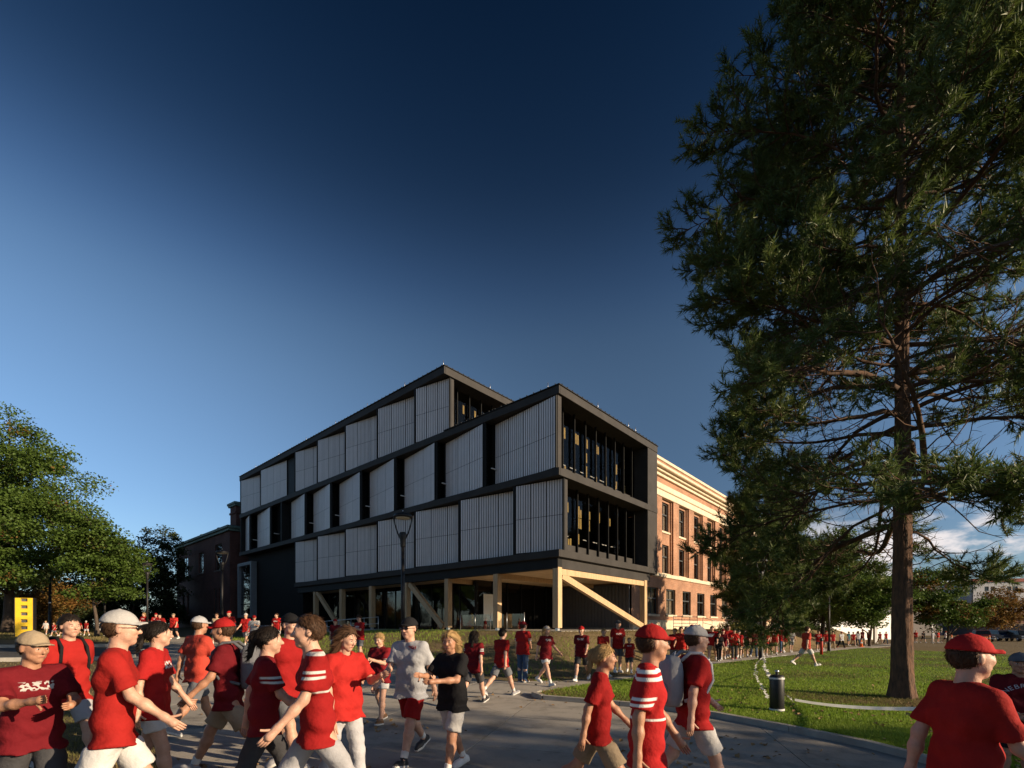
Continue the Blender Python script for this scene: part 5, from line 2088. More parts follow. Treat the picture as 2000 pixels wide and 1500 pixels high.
def printed(name, base, ink, kind):
    """cloth with a chest print or sleeve stripes laid out on the garment itself"""
    key = 'cloth ' + name
    if key in MATS:
        return MATS[key]
    m = cloth(name, base)
    nt = m.node_tree
    L = nt.links.new
    b = nt.nodes['Principled BSDF']
    src = b.inputs['Base Color'].links[0].from_socket
    tc = N(nt, 'ShaderNodeTexCoord')
    sp = N(nt, 'ShaderNodeSeparateXYZ')
    L(tc.outputs['Object'], sp.inputs[0])

    def win(sock, lo, hi, soft=0.006):
        a = N(nt, 'ShaderNodeMapRange')
        a.inputs['From Min'].default_value, a.inputs['From Max'].default_value = lo - soft, lo + soft
        L(sock, a.inputs['Value'])
        c = N(nt, 'ShaderNodeMapRange')
        c.inputs['From Min'].default_value, c.inputs['From Max'].default_value = hi + soft, hi - soft
        L(sock, c.inputs['Value'])
        x = N(nt, 'ShaderNodeMath', operation='MULTIPLY')
        L(a.outputs[0], x.inputs[0])
        L(c.outputs[0], x.inputs[1])
        return x.outputs[0]

    def mul(a, c):
        x = N(nt, 'ShaderNodeMath', operation='MULTIPLY')
        L(a, x.inputs[0])
        L(c, x.inputs[1])
        return x.outputs[0]

    def add(a, c):
        x = N(nt, 'ShaderNodeMath', operation='MAXIMUM')
        L(a, x.inputs[0])
        L(c, x.inputs[1])
        return x.outputs[0]
    if kind == 'chest':
        f = mul(win(sp.outputs['X'], -.105, .105), win(sp.outputs['Z'], 1.27, 1.335))
        f = mul(f, win(sp.outputs['Y'], -.6, -.02))
        wv = N(nt, 'ShaderNodeTexNoise')
        wv.inputs['Scale'].default_value = 44
        wv.inputs['Detail'].default_value = 0.5
        L(tc.outputs['Object'], wv.inputs['Vector'])
        g = N(nt, 'ShaderNodeMath', operation='GREATER_THAN', n_1=0.50)
        L(wv.outputs['Fac'], g.inputs[0])
        f = mul(f, g.outputs[0])
    elif kind == 'small':
        f = mul(mul(win(sp.outputs['X'], .03, .13), win(sp.outputs['Z'], 1.33, 1.37)), win(sp.outputs['Y'], -.6, -.02))
        wv = N(nt, 'ShaderNodeTexNoise')
        wv.inputs['Scale'].default_value = 60
        L(tc.outputs['Object'], wv.inputs['Vector'])
        g = N(nt, 'ShaderNodeMath', operation='GREATER_THAN', n_1=0.45)
        L(wv.outputs['Fac'], g.inputs[0])
        f = mul(f, g.outputs[0])
    else:
        ab = N(nt, 'ShaderNodeMath', operation='ABSOLUTE')
        L(sp.outputs['X'], ab.inputs[0])
        arm = win(ab.outputs[0], .205, 1.0, .004)
        st = add(win(sp.outputs['Z'], 1.205, 1.225, .003), win(sp.outputs['Z'], 1.245, 1.265, .003))
        f = mul(arm, st)
        if kind == 'jersey':
            f = add(f, add(win(sp.outputs['Z'], 1.37, 1.395, .003), win(sp.outputs['Z'], 1.42, 1.445, .003)))
            f = add(f, win(sp.outputs['Z'], 1.10, 1.115, .003))
    mx = N(nt, 'ShaderNodeMix', data_type='RGBA')
    L(f, mx.inputs['Factor'])
    L(src, mx.inputs['A'])
    mx.inputs['B'].default_value = (*ink, 1)
    L(mx.outputs['Result'], b.inputs['Base Color'])
    return m


RED, MAROON, WHITE_C = (0.36, 0.016, 0.016), (0.15, 0.010, 0.015), (0.56, 0.55, 0.54)
CL = {
    'red': cloth('red', RED), 'bright': cloth('bright red', (0.45, 0.024, 0.020)), 'maroon': cloth('maroon', MAROON), 'white': cloth('white', WHITE_C),
    'grey': cloth('light grey', (0.42, 0.42, 0.44)), 'charcoal': cloth('charcoal', (0.06, 0.06, 0.065)), 'black': cloth('black', (0.014, 0.014, 0.016)),
    'khaki': cloth('khaki', (0.36, 0.28, 0.19)), 'tan': cloth('tan', (0.45, 0.34, 0.22)), 'denim': cloth('denim', (0.05, 0.085, 0.16)), 'slate': cloth('slate', (0.13, 0.135, 0.15)),
    'orange': cloth('coral red', (0.50, 0.062, 0.040)), 'teal': cloth('teal', (0.04, 0.13, 0.16)),
    'redprint': printed('red with white print', RED, (0.75, 0.73, 0.70), 'chest'), 'maroonprint': printed('maroon with pale print', MAROON, (0.5, 0.48, 0.46), 'chest'),
    'greyprint': printed('pale grey polo with red mark', (0.52, 0.53, 0.56), (0.45, 0.03, 0.03), 'small'), 'stripe': printed('red with striped sleeves', (0.32, 0.016, 0.016), (0.6, 0.59, 0.58), 'sleeve'),
    'jersey': printed('red jersey with white stripes', RED, (0.75, 0.73, 0.70), 'jersey'), 'marstripe': printed('maroon with striped sleeves', (0.19, 0.011, 0.016), (0.60, 0.68, 0.66), 'sleeve'),
}
for _c in CL.values():
    vary(_c, 0.38)
SK = {'fair': mat('fair skin', (0.50, 0.29, 0.205), 0.5, var=0.14, scale=14, spec=0.35, bump=0.12, bscale=60), 'tanned': mat('tanned skin', (0.38, 0.195, 0.12), 0.5, var=0.14, scale=14, spec=0.35, bump=0.12, bscale=60), 'brown': mat('brown skin', (0.17, 0.085, 0.05), 0.55, var=0.08, scale=6, spec=0.3)}
HR = {'brown': mat('brown hair', (0.06, 0.032, 0.018), 0.6, var=0.3, scale=40, stretch=(3, 3, .6), bump=0.12, bscale=40, spec=0.15), 'blond': mat('blond hair', (0.36, 0.23, 0.10), 0.6, var=0.25, scale=40, stretch=(3, 3, .6), bump=0.12, bscale=40, spec=0.15), 'dark': mat('dark hair', (0.015, 0.011, 0.009), 0.55, var=0.3, scale=40, stretch=(3, 3, .6), bump=0.12, bscale=40, spec=0.15), 'greyhair': mat('grey hair', (0.30, 0.29, 0.28), 0.6, var=0.2, scale=40, stretch=(3, 3, .6), bump=0.12, bscale=40, spec=0.15)}
M_EYE = mat('eye white', (0.55, 0.50, 0.46), 0.4)
M_PUPIL = mat('dark brow and iris', (0.025, 0.018, 0.013), 0.6)
M_LIP = mat('lips', (0.34, 0.12, 0.10), 0.55)
M_LENS = mat('black lens', (0.008, 0.008, 0.009), 0.15, spec=0.6)
SHOEM = {'white': mat('white shoe', (0.62, 0.61, 0.60), 0.7, var=.1), 'greyshoe': mat('grey shoe', (0.28, 0.28, 0.30), 0.7, var=.2), 'blackshoe': mat('black shoe', (0.02, 0.02, 0.022), 0.6, var=.2), 'redshoe': mat('red shoe', (0.40, 0.03, 0.02), 0.7), 'brownshoe': mat('brown shoe', (0.16, 0.08, 0.035), 0.7)}
M_SOLE = mat('pale rubber sole', (0.55, 0.54, 0.52), 0.8)
M_SOCK = cloth('white sock', (0.60, 0.59, 0.57))

POSES = {
    'walk': make_pose('walk', skeleton((.42, -.36), (.10, .42), (-.38, .42), (.12, .12), (.25, .45), foot=(.22, -.45)), seed=1),
    'stroll': make_pose('stroll', skeleton((-.22, .26), (.30, .08), (.24, -.22), (.14, .12), (.35, .2), foot=(-.25, .10)), yaw=.3, seed=2),
    'stout': make_pose('stout', skeleton((.24, -.20), (.08, .25), (-.20, .25), (.24, .24), (.25, .3), girth=1.28, foot=(.1, -.2)), yaw=-.15, seed=3),
    'stand': make_pose('stand', skeleton((.04, -.04), (.04, .04), (.05, .12), (.13, .12), (.15, .9), fore_in=(0, .45)), yaw=-.35, seed=4),
    'phone': make_pose('phone', skeleton((.20, -.18), (.08, .26), (.62, .10), (.10, .15), (1.25, .35), fore_in=(.42, 0), foot=(.1, -.2)), yaw=.2, pitch=.28, seed=5),
    'stride': make_pose('stride', skeleton((-.50, .52), (.40, .12), (.34, -.42), (.14, .14), (.42, .25), lean=.05, foot=(-.5, .25)), yaw=-.1, seed=6),
    'carry': make_pose('carry', skeleton((.30, -.24), (.10, .30), (.62, .70), (.14, .12), (.95, 1.05), fore_in=(.55, .55), foot=(.15, -.25)), yaw=.35, pitch=.1, seed=7),
}


def slot(o, mats_):
    for i, m in enumerate(mats_):
        o.material_slots[i].link = 'OBJECT'
        o.material_slots[i].material = m


for _p in POSES.values():
    for _k, _me in _p.items():
        if isinstance(_me, bpy.types.Mesh):
            for _ in range(4 if _k == 'body' else 2 if isinstance(_k, tuple) and _k[0] == 'shoe' else 1):
                _me.materials.append(None)


def person(loc, pose, face, h, label, shirt='red', bottom=('shorts', 'khaki'), head=('cap', 'red'), hair='brown', skin='fair', shoe='white', group=None, wide=1.0, extra=(), flip=False):
    """face: compass turn of the figure in degrees, 0 looks to the camera side (-Y), 90 to the right"""
    P = POSES[pose]
    r = empty('person', loc, R(face), label, 'person', group)
    s = h / 1.75
    r.scale = (s * wide * (-1 if flip else 1), s * (wide * .5 + .5), s)

    def put(key, name, ms, parent=r):
        o = bpy.data.objects.new(name, P[key])
        link(o, parent)
        slot(o, ms)
        return o
    put('body', 'body', [SK[skin], M_EYE, M_PUPIL, M_LIP])
    put('shirt', 'shirt', [CL[shirt]])
    put(bottom[0], 'shorts' if bottom[0] != 'trousers' else 'trousers', [CL[bottom[1]]])
    for q in (0, 1):
        put(('shoe', q), 'shoe', [SHOEM[shoe], M_SOLE])
        if bottom[0] != 'trousers' and shoe != 'brownshoe':
            put(('sock', q), 'sock', [M_SOCK])
    if head[0] == 'cap':
        put('cap', 'cap', [CL[head[1]]])
        put('nape', 'hair', [HR[hair]])
    elif head[0] == 'capback':
        put('cap', 'cap', [CL[head[1]]])
        put('long', 'hair', [HR[hair]])
    else:
        put(head[0], 'hair', [HR[hair]])
    if 'shades' in extra:
        put('sunglasses', 'sunglasses', [M_LENS])
    return r


def placed(px, head_y, foot_y, pose, face, label, D=None, h=None, **kw):
    """stand a person on the paving under a foot pixel; size follows from the head pixel"""
    if D is None:
        x, y = on_ground(px, foot_y)
    else:
        x, y = (px - CX) / F * D, D
    if h is None:
        h = (foot_y - head_y) / F * y
    return person((x, y, gz(x, y) + kw.pop('lift', 0.032)), pose, face, h, label, **kw)


def build_people():
    g = 'people walking past in the foreground'
    # ---------------- nearest walkers
    placed(222, 0, 0, 'walk', 122, 'person in red shirt and white shorts walking right at lower left, cut by the frame', D=3.5, h=1.76, shirt='bright', bottom=('shorts', 'white'), head=('cap', 'white'), hair='brown', group=g, extra=('shades',))
    placed(62, 0, 0, 'carry', 60, 'shorter person in maroon shirt and brown cap at the left edge', D=3.5, h=1.56, shirt='maroonprint', bottom=('shorts', 'charcoal'), head=('cap', 'khaki'), hair='dark', skin='tanned', group=g)
    placed(385, 1202, 1436, 'walk', 155, 'person in coral shirt and charcoal shorts walking away on the slabs at left', shirt='orange', bottom=('shorts', 'slate'), head=('cap', 'grey'), shoe='greyshoe', skin='tanned', group=g)
    placed(620, 0, 0, 'stride', -62, 'person in red and grey shirt with pale grey trousers striding across at lower centre left', D=3.75, h=1.80, shirt='jersey', bottom=('trousers', 'grey'), head=('short', ''), hair='brown', group=g)
    placed(515, 0, 0, 'walk', 120, 'person in maroon jersey with striped sleeves and dark trousers beside the striding one', D=4.1, h=1.66, shirt='marstripe', bottom=('trousers', 'charcoal'), head=('ponytail', ''), hair='dark', group=g)
    placed(803, 1204, 1489, 'walk', -22, 'man in pale grey polo, red shorts and black cap walking towards the viewer', shirt='greyprint', bottom=('shorts', 'red'), head=('cap', 'black'), shoe='blackshoe', hair='dark', group=g, extra=('shades',))
    placed(884, 0, 0, 'carry', -35, 'woman in black top and white shorts with blond hair next to the grey polo', D=5.35, h=1.60, shirt='black', bottom=('shorts', 'white'), head=('long', ''), hair='blond', skin='tanned', group=g)
    placed(743, 1240, 1416, 'phone', -20, 'woman in maroon tee with striped sleeves and white brief shorts left of the grey polo', shirt='marstripe', bottom=('brief_shorts', 'white'), head=('ponytail', ''), hair='blond', shoe='brownshoe', group=g)
    placed(1262, 0, 0, 'stroll', 75, 'person in red jersey with white stripes passing close at lower right of centre', D=3.3, h=1.70, shirt='jersey', bottom=('shorts', 'khaki'), head=('cap', 'red'), hair='brown', skin='tanned', group=g)
    placed(1880, 0, 0, 'walk', 82, 'person in plain bright red shirt passing close in front of the pine trunk', D=2.75, h=1.72, shirt='bright', bottom=('shorts', 'red'), head=('cap', 'red'), hair='brown', group=g)
    w = placed(1986, 0, 0, 'stand', -18, 'person in dark red tee with arched lettering at the right edge', D=5.0, h=1.42, lift=.09, shirt='maroon', bottom=('shorts', 'black'), head=('cap', 'slate'), hair='brown', skin='tanned', group=g, wide=1.12)
    lettering(w)
    more = [
        (132, 5.2, 1.72, 'walk', 70, 'person in bright red tee and grey shorts behind the brown cap at lower left', 'bright', ('shorts', 'grey'), ('short', ''), 'dark', 'fair'),
        (300, 4.5, 1.64, 'stroll', 110, 'woman with dark ponytail, red print tee and white shorts, second row at lower left', 'redprint', ('brief_shorts', 'white'), ('ponytail', ''), 'dark', 'fair'),
        (448, 5.2, 1.74, 'stride', -75, 'person in red cap and maroon tee heading left behind the striped sleeves', 'maroon', ('shorts', 'khaki'), ('cap', 'red'), 'brown', 'tanned'),
        (563, 5.6, 1.78, 'walk', 60, 'tall person in red tee with black cap between the two pairs in the foreground', 'red', ('shorts', 'slate'), ('cap', 'black'), 'brown', 'fair'),
        (672, 4.6, 1.62, 'phone', 55, 'woman in bright red tee and pale trousers right of the striding person', 'bright', ('trousers', 'grey'), ('long', ''), 'brown', 'fair'),
        (1168, 4.3, 1.58, 'stride', 80, 'shorter person in red tee and khaki shorts left of the striped jersey', 'red', ('shorts', 'khaki'), ('ponytail', ''), 'blond', 'tanned'),
        (1352, 4.6, 1.74, 'walk', 95, 'person in white capped red tee right of the striped jersey', 'redprint', ('shorts', 'white'), ('cap', 'white'), 'brown', 'fair'),
    ]
    for px, D, h, po, fa, lb, sh, bt, hd, hr, sk in more:
        who = placed(px, 0, 0, po, fa, lb, D=D, h=h, shirt=sh, bottom=bt, head=hd, hair=hr, skin=sk, group=g, shoe='greyshoe', flip=px in (563, 1352))
        if px in (132, 448, 1352):
            backpack(who, po, {132: 'black backpack worn by the person in bright red behind the brown cap', 448: 'slate backpack worn by the person in red cap and maroon tee', 1352: 'grey backpack worn by the person in the white cap at right'}[px], {132: 'black', 448: 'slate', 1352: 'grey'}[px])
    # ---------------- middle distance on the path, left to right
    g = 'people in the middle distance on the path'
    mid = [
        (703, 1203, 1291, 'phone', -30, 'person in red tee and grey shorts in front of the white handrail', 'redprint', ('shorts', 'slate'), ('short', ''), 'brown', 'blackshoe'),
        (655, 1210, 1283, 'stroll', 10, 'person in dark red shirt on the path left of the handrail end', 'maroon', ('shorts', 'white'), ('cap', 'red'), 'brown', 'white'),
        (925, 1228, 1378, 'stride', 160, 'dark haired person in maroon shirt with striped sleeves walking away', 'marstripe', ('shorts', 'charcoal'), ('long', ''), 'dark', 'blackshoe'),
        (979, 1224, 1362, 'stride', 140, 'person in red shirt and slate shorts striding away under the timber columns', 'red', ('shorts', 'slate'), ('short', ''), 'dark', 'greyshoe'),
        (1021, 1217, 1334, 'stand', 150, 'person in red and white jersey and blue jeans on the path', 'stripe', ('trousers', 'denim'), ('cap', 'maroon'), 'brown', 'brownshoe'),
        (1066, 1222, 1340, 'walk', 40, 'person in white cap, dark red shirt and white shorts on the path', 'maroonprint', ('brief_shorts', 'white'), ('capback', 'white'), 'blond', 'white'),
        (1136, 1222, 1332, 'walk', -25, 'person in red cap and maroon shirt walking towards the viewer by the bank', 'maroonprint', ('shorts', 'charcoal'), ('cap', 'red'), 'brown', 'white'),
        (1178, 1229, 1323, 'stroll', 20, 'ginger person in red shirt and khaki shorts at the foot of the bank', 'bright', ('shorts', 'khaki'), ('short', ''), 'blond', 'white'),
        (1206, 1214, 1315, 'stand', 10, 'tall person in red print shirt standing behind the child', 'redprint', ('shorts', 'slate'), ('cap', 'charcoal'), 'brown', 'white'),
        (1229, 1245, 1316, 'walk', -15, 'small child in red tee and dark shorts at the foot of the bank', 'redprint', ('shorts', 'charcoal'), ('short', ''), 'blond', 'white'),
    ]
    for px, hy, fy, po, fa, lb, sh, bt, hd, hr, so in mid:
        placed(px, hy, fy, po, fa, lb, shirt=sh, bottom=bt, head=hd, hair=hr, shoe=so, group=g, flip=int(px) % 2 == 0)
    # ---------------- walkers coming down the left walk
    g = 'people walking on the far left walk'
    left = [
        (541, 1199, 1259, 'stand', -5, 'person in red shirt with white print and white shorts, left of the handrail', 'redprint', ('shorts', 'white'), ('short', ''), 'brown', 'white', 1.1),
        (497, 1203, 1268, 'phone', 15, 'person in white tee left of the red shirt with white print', 'white', ('shorts', 'khaki'), ('cap', 'red'), 'brown', 'white', 1.1),
        (481, 1197, 1264, 'walk', 0, 'person in white cap and red shirt behind the white tee', 'red', ('shorts', 'grey'), ('cap', 'white'), 'brown', 'white', 1.0),
        (448, 1194, 1266, 'stroll', 10, 'person in red shirt and tan trousers right of the near left lamp post', 'bright', ('trousers', 'tan'), ('cap', 'red'), 'brown', 'brownshoe', 1.05),
        (424, 1197, 1261, 'walk', 12, 'person in beige tee, dark shorts and sunglasses left of the near left lamp post', 'tan', ('shorts', 'slate'), ('short', ''), 'brown', 'white', 1.0),
        (340, 1199, 1249, 'stout', -8, 'stout person in red shirt and black shorts before the maroon house', 'bright', ('shorts', 'black'), ('cap', 'khaki'), 'brown', 'white', 1.1),
        (313, 1200, 1250, 'stout', 8, 'stout person in red print shirt and khaki shorts right of the thin lamp post', 'redprint', ('shorts', 'khaki'), ('short', ''), 'dark', 'white', 1.1),
        (305, 1197, 1247, 'walk', 20, 'person in red cap just behind the stout one in khaki shorts', 'redprint', ('shorts', 'khaki'), ('cap', 'red'), 'brown', 'white', 1.05),
        (282, 1197, 1246, 'stroll', 0, 'person in red tee and white brief shorts left of the thin lamp post', 'redprint', ('brief_shorts', 'white'), ('ponytail', ''), 'blond', 'white', 1.0),
        (258, 1204, 1272, 'walk', 165, 'person in dark maroon shirt seen from behind at the street corner', 'maroon', ('shorts', 'maroon'), ('short', ''), 'dark', 'blackshoe', 1.1),
        (248, 1201, 1247, 'stride', 40, 'person in red shirt with arm out behind the dark maroon shirt', 'redprint', ('shorts', 'charcoal'), ('short', ''), 'brown', 'white', 1.0),
        (228, 1209, 1243, 'walk', 0, 'person in white shirt, red cap and khaki shorts on the far left walk', 'white', ('shorts', 'khaki'), ('cap', 'red'), 'brown', 'white', 1.0),
        (211, 1210, 1243, 'stroll', 0, 'person in white shirt and straw cap on the far left walk', 'white', ('shorts', 'white'), ('cap', 'tan'), 'brown', 'white', 1.0),
        (198, 1211, 1241, 'walk', 8, 'leftmost of the three people in white on the far left walk', 'white', ('shorts', 'grey'), ('short', ''), 'greyhair', 'white', 1.0),
        (169, 1213, 1242, 'stroll', 5, 'far walker in red vest with fair arms left of the people in white', 'red', ('shorts', 'grey'), ('cap', 'white'), 'brown', 'white', 1.0),
        (155, 1212, 1241, 'walk', 0, 'right one of two far walkers in red close together', 'red', ('shorts', 'khaki'), ('cap', 'red'), 'brown', 'white', 1.0),
        (146, 1213, 1243, 'stroll', 0, 'left one of two far walkers in red close together', 'redprint', ('shorts', 'slate'), ('short', ''), 'brown', 'white', 1.0),
        (119, 1216, 1243, 'walk', 0, 'far walker in red right of the black pole, second of two', 'red', ('shorts', 'khaki'), ('short', ''), 'brown', 'white', 1.0),
        (106, 1216, 1244, 'walk', 4, 'far walker in red print tee next to the black pole', 'redprint', ('shorts', 'slate'), ('ponytail', ''), 'blond', 'white', 1.0),
        (90, 1213, 1241, 'stroll', 20, 'far walker in white between the yellow sign and the black pole', 'white', ('shorts', 'tan'), ('short', ''), 'blond', 'white', 1.0),
    ]
    for px, hy, fy, po, fa, lb, sh, bt, hd, hr, so, wd in left:
        ex = ('shades',) if 'sunglasses' in lb else ()
        placed(px, hy, fy, po, fa, lb, shirt=sh, bottom=bt, head=hd, hair=hr, shoe=so, group=g, wide=wd, extra=ex, flip=int(px) % 2 == 0)
    # ---------------- the crowd on the right path
    g = 'crowd on the path beside the lawn'
    crowd = [
        (1318, 1228, 1304, 'stroll', -20, 'red', ('shorts', 'slate'), ('short', ''), 'blond'), (1330, 1223, 1305, 'walk', -25, 'bright', ('shorts', 'khaki'), ('short', ''), 'brown'),
        (1341, 1221, 1303, 'stride', -20, 'redprint', ('trousers', 'slate'), ('short', ''), 'greyhair'), (1352, 1219, 1299, 'walk', -30, 'red', ('shorts', 'tan'), ('cap', 'red'), 'brown'),
        (1368, 1227, 1298, 'stand', -15, 'charcoal', ('brief_shorts', 'white'), ('long', ''), 'brown'), (1366, 1219, 1291, 'walk', -20, 'red', ('shorts', 'slate'), ('cap', 'grey'), 'brown'),
        (1391, 1222, 1292, 'walk', -30, 'redprint', ('shorts', 'tan'), ('short', ''), 'brown'), (1404, 1236, 1293, 'stroll', -10, 'black', ('trousers', 'black'), ('ponytail', ''), 'dark'),
        (1412, 1228, 1290, 'walk', -20, 'maroon', ('shorts', 'khaki'), ('cap', 'maroon'), 'brown'), (1422, 1222, 1286, 'stroll', -10, 'red', ('shorts', 'slate'), ('short', ''), 'brown'),
        (1434, 1229, 1289, 'phone', -20, 'bright', ('trousers', 'charcoal'), ('short', ''), 'dark'), (1443, 1231, 1287, 'walk', -30, 'red', ('shorts', 'tan'), ('cap', 'white'), 'brown'),
        (1455, 1231, 1284, 'stroll', -20, 'maroonprint', ('shorts', 'grey'), ('long', ''), 'brown'), (1472, 1229, 1285, 'walk', -15, 'maroon', ('trousers', 'denim'), ('short', ''), 'dark'),
        (1494, 1229, 1283, 'stand', -15, 'red', ('shorts', 'charcoal'), ('cap', 'red'), 'brown'), (1501, 1228, 1279, 'walk', -20, 'bright', ('shorts', 'denim'), ('short', ''), 'blond'),
        (1512, 1226, 1280, 'stroll', -20, 'redprint', ('shorts', 'tan'), ('short', ''), 'brown'), (1521, 1222, 1276, 'walk', -30, 'red', ('trousers', 'denim'), ('cap', 'charcoal'), 'brown'),
        (1531, 1226, 1276, 'walk', -15, 'stripe', ('shorts', 'khaki'), ('short', ''), 'brown'), (1545, 1229, 1275, 'stroll', -15, 'grey', ('shorts', 'slate'), ('long', ''), 'blond'),
        (1598, 1233, 1272, 'stand', -10, 'redprint', ('shorts', 'charcoal'), ('short', ''), 'brown'), (1613, 1232, 1270, 'walk', -20, 'bright', ('shorts', 'white'), ('cap', 'red'), 'brown'),
        (1626, 1234, 1268, 'stroll', -10, 'red', ('trousers', 'tan'), ('short', ''), 'dark'), (1643, 1233, 1266, 'walk', 0, 'white', ('trousers', 'black'), ('cap', 'red'), 'brown'),
        (1666, 1234, 1263, 'walk', -10, 'red', ('shorts', 'tan'), ('short', ''), 'brown'), (1675, 1233, 1262, 'stroll', 0, 'grey', ('trousers', 'denim'), ('long', ''), 'brown'),
        (1684, 1229, 1261, 'walk', 10, 'maroon', ('shorts', 'grey'), ('cap', 'red'), 'brown'), (1697, 1231, 1259, 'stand', -10, 'orange', ('trousers', 'black'), ('short', ''), 'blond'),
        (1657, 1234, 1262, 'stand', 20, 'teal', ('shorts', 'slate'), ('short', ''), 'dark'), (1718, 1234, 1258, 'walk', 0, 'maroon', ('shorts', 'tan'), ('short', ''), 'brown'),
        (1730, 1234, 1258, 'stroll', 0, 'red', ('trousers', 'denim'), ('cap', 'red'), 'dark'),
    ]
    ordw = ['first', 'second', 'third', 'fourth', 'fifth', 'sixth', 'seventh', 'eighth', 'ninth', 'tenth', 'eleventh', 'twelfth', 'thirteenth', 'fourteenth', 'fifteenth', 'sixteenth', 'seventeenth', 'eighteenth', 'nineteenth', 'twentieth']
    words_ = {'red': 'red shirt', 'bright': 'bright red shirt', 'redprint': 'red print shirt', 'charcoal': 'charcoal top', 'black': 'black top', 'maroon': 'maroon shirt', 'maroonprint': 'maroon print shirt', 'stripe': 'striped sleeve shirt', 'grey': 'grey top', 'white': 'white tee', 'orange': 'orange top', 'teal': 'teal top'}
    crowd.sort()
    near = [c for c in crowd if c[0] < 1560]
    far = [c for c in crowd if c[0] >= 1560]
    for lst, where in ((near, 'from left in crowd before brick hall'), (far, 'from left in far crowd past second lamp post')):
        for i, (px, hy, fy, po, fa, sh, bt, hd, hr) in enumerate(lst):
            lb = f'person in {words_[sh]}, {ordw[i]} {where}'
            placed(px, hy, fy, po, fa, lb, shirt=sh, bottom=bt, head=hd, hair=hr, group=g, skin='tanned' if i % 4 == 1 else 'fair', shoe='redshoe' if i % 7 == 3 else 'white', wide=(1.1, .96, 1.0)[i % 3], flip=i % 2 == 0)
    placed(1574, 1224, 1305, 'stride', 95, 'person in orange red shirt and white shorts running across the lawn', shirt='orange', bottom=('shorts', 'white'), head=('short', ''), hair='brown', lift=.095, group='people on the lawn side')
    # beyond the pine trunk, by the barriers
    g = 'people by the orange barriers'
    for i, (px, sh, bt) in enumerate([(1788, 'red', 'khaki'), (1803, 'black', 'slate'), (1822, 'grey', 'white'), (1832, 'bright', 'khaki'), (1846, 'white', 'black')]):
        D = 70
        x = (px - CX) / F * D
        person((x, D, gz(x, D) + .02), ('stand', 'walk', 'stroll')[i % 3], -20 + 15 * i, 1.75, f'person in {words_[sh]}, {ordw[i]} from the pine trunk towards the orange barriers', shirt=sh, bottom=('shorts', bt), head=('short', '') if i % 2 else ('cap', 'red'), group=g)


def backpack(w, pose, label, col):
    dz = POSES[pose]['J']['drop']
    r = empty('backpack', w.location, w.rotation_euler.z, label, 'backpack', 'backpacks')
    r.scale = (abs(w.scale.x), w.scale.y, w.scale.z)
    mb = MB()
    prof = [(.70, 1.00), (.92, 1.02), (1.0, 1.10), (1.0, 1.30), (.92, 1.40), (.70, 1.46), (.3, 1.48)]
    ring = 20
    vs, fs = [], []
    for f, z in prof:
        for k in range(ring):
            a = 2 * math.pi * k / ring
            c, s_ = math.cos(a), math.sin(a)
            vs.append((.15 * f * math.copysign(abs(c) ** .5, c), .215 + .085 * f * math.copysign(abs(s_) ** .5, s_), z + dz))
    for i in range(len(prof) - 1):
        for k in range(ring):
            k2 = (k + 1) % ring
            fs.append((i * ring + k, i * ring + k2, (i + 1) * ring + k2, (i + 1) * ring + k))
    fs += [tuple(range(ring - 1, -1, -1)), tuple((len(prof) - 1) * ring + k for k in range(ring))]
    mb.add(vs, fs, 0, True)
    mb.build('pack', CL[col], r)
    MB().bbox(-.11, .11, .275, .335, 1.03 + dz, 1.22 + dz, .03).build('pocket', CL[col], r)
    MB().tube([(-.03, .19, 1.475 + dz), (0, .17, 1.51 + dz), (.03, .19, 1.475 + dz)], .008, 6).build('loop', CL[col], r)
    for s in (-1, 1):
        MB().tube([(s * .09, .15, 1.43 + dz), (s * .105, .07, 1.505 + dz), (s * .11, -.03, 1.50 + dz), (s * .115, -.125, 1.40 + dz), (s * .13, -.135, 1.25 + dz), (s * .165, -.05, 1.12 + dz), (s * .14, .14, 1.06 + dz)], .017, 6).build('strap', CL[col], r)


def lettering(w):
    """arched college lettering on the chest of the right-edge tee"""
    cu = bpy.data.curves.new('glyph', 'FONT')
    cu.size = 0.075
    cu.extrude = 0.002
    cu.align_x = 'CENTER'
    dg = bpy.context.evaluated_depsgraph_get()
    mb = MB()
    txt = 'NEBRASKA'
    tmp = bpy.data.objects.new('glyph', cu)
    COL.objects.link(tmp)
    dz = POSES['stand']['J']['drop']
    for i, ch in enumerate(txt):
        cu.body = ch
        dg.update()
        ev = tmp.evaluated_get(dg)
        me = ev.to_mesh()
        a = R(90 - (i - 3.5) * 13.5)
        cx, cz = 0.20 * math.cos(a), 1.13 + dz + 0.20 * math.sin(a)
        t = a - math.pi / 2
        vs = []
        for v in me.vertices:
            x, y = v.co.x, v.co.y
            X = cx + x * math.cos(t) - y * math.sin(t)
            Z = cz + x * math.sin(t) + y * math.cos(t)
            Y = -0.150 - v.co.z + 0.9 * X * X
            vs.append((X, Y, Z))
        mb.add(vs, [tuple(p.vertices) for p in me.polygons])
        ev.to_mesh_clear()
    bpy.data.objects.remove(tmp)
    tag(mb.build('shirt_lettering', mat('pale shirt ink', (0.42, 0.42, 0.46), 0.8), w), kind='stuff')


build_people()

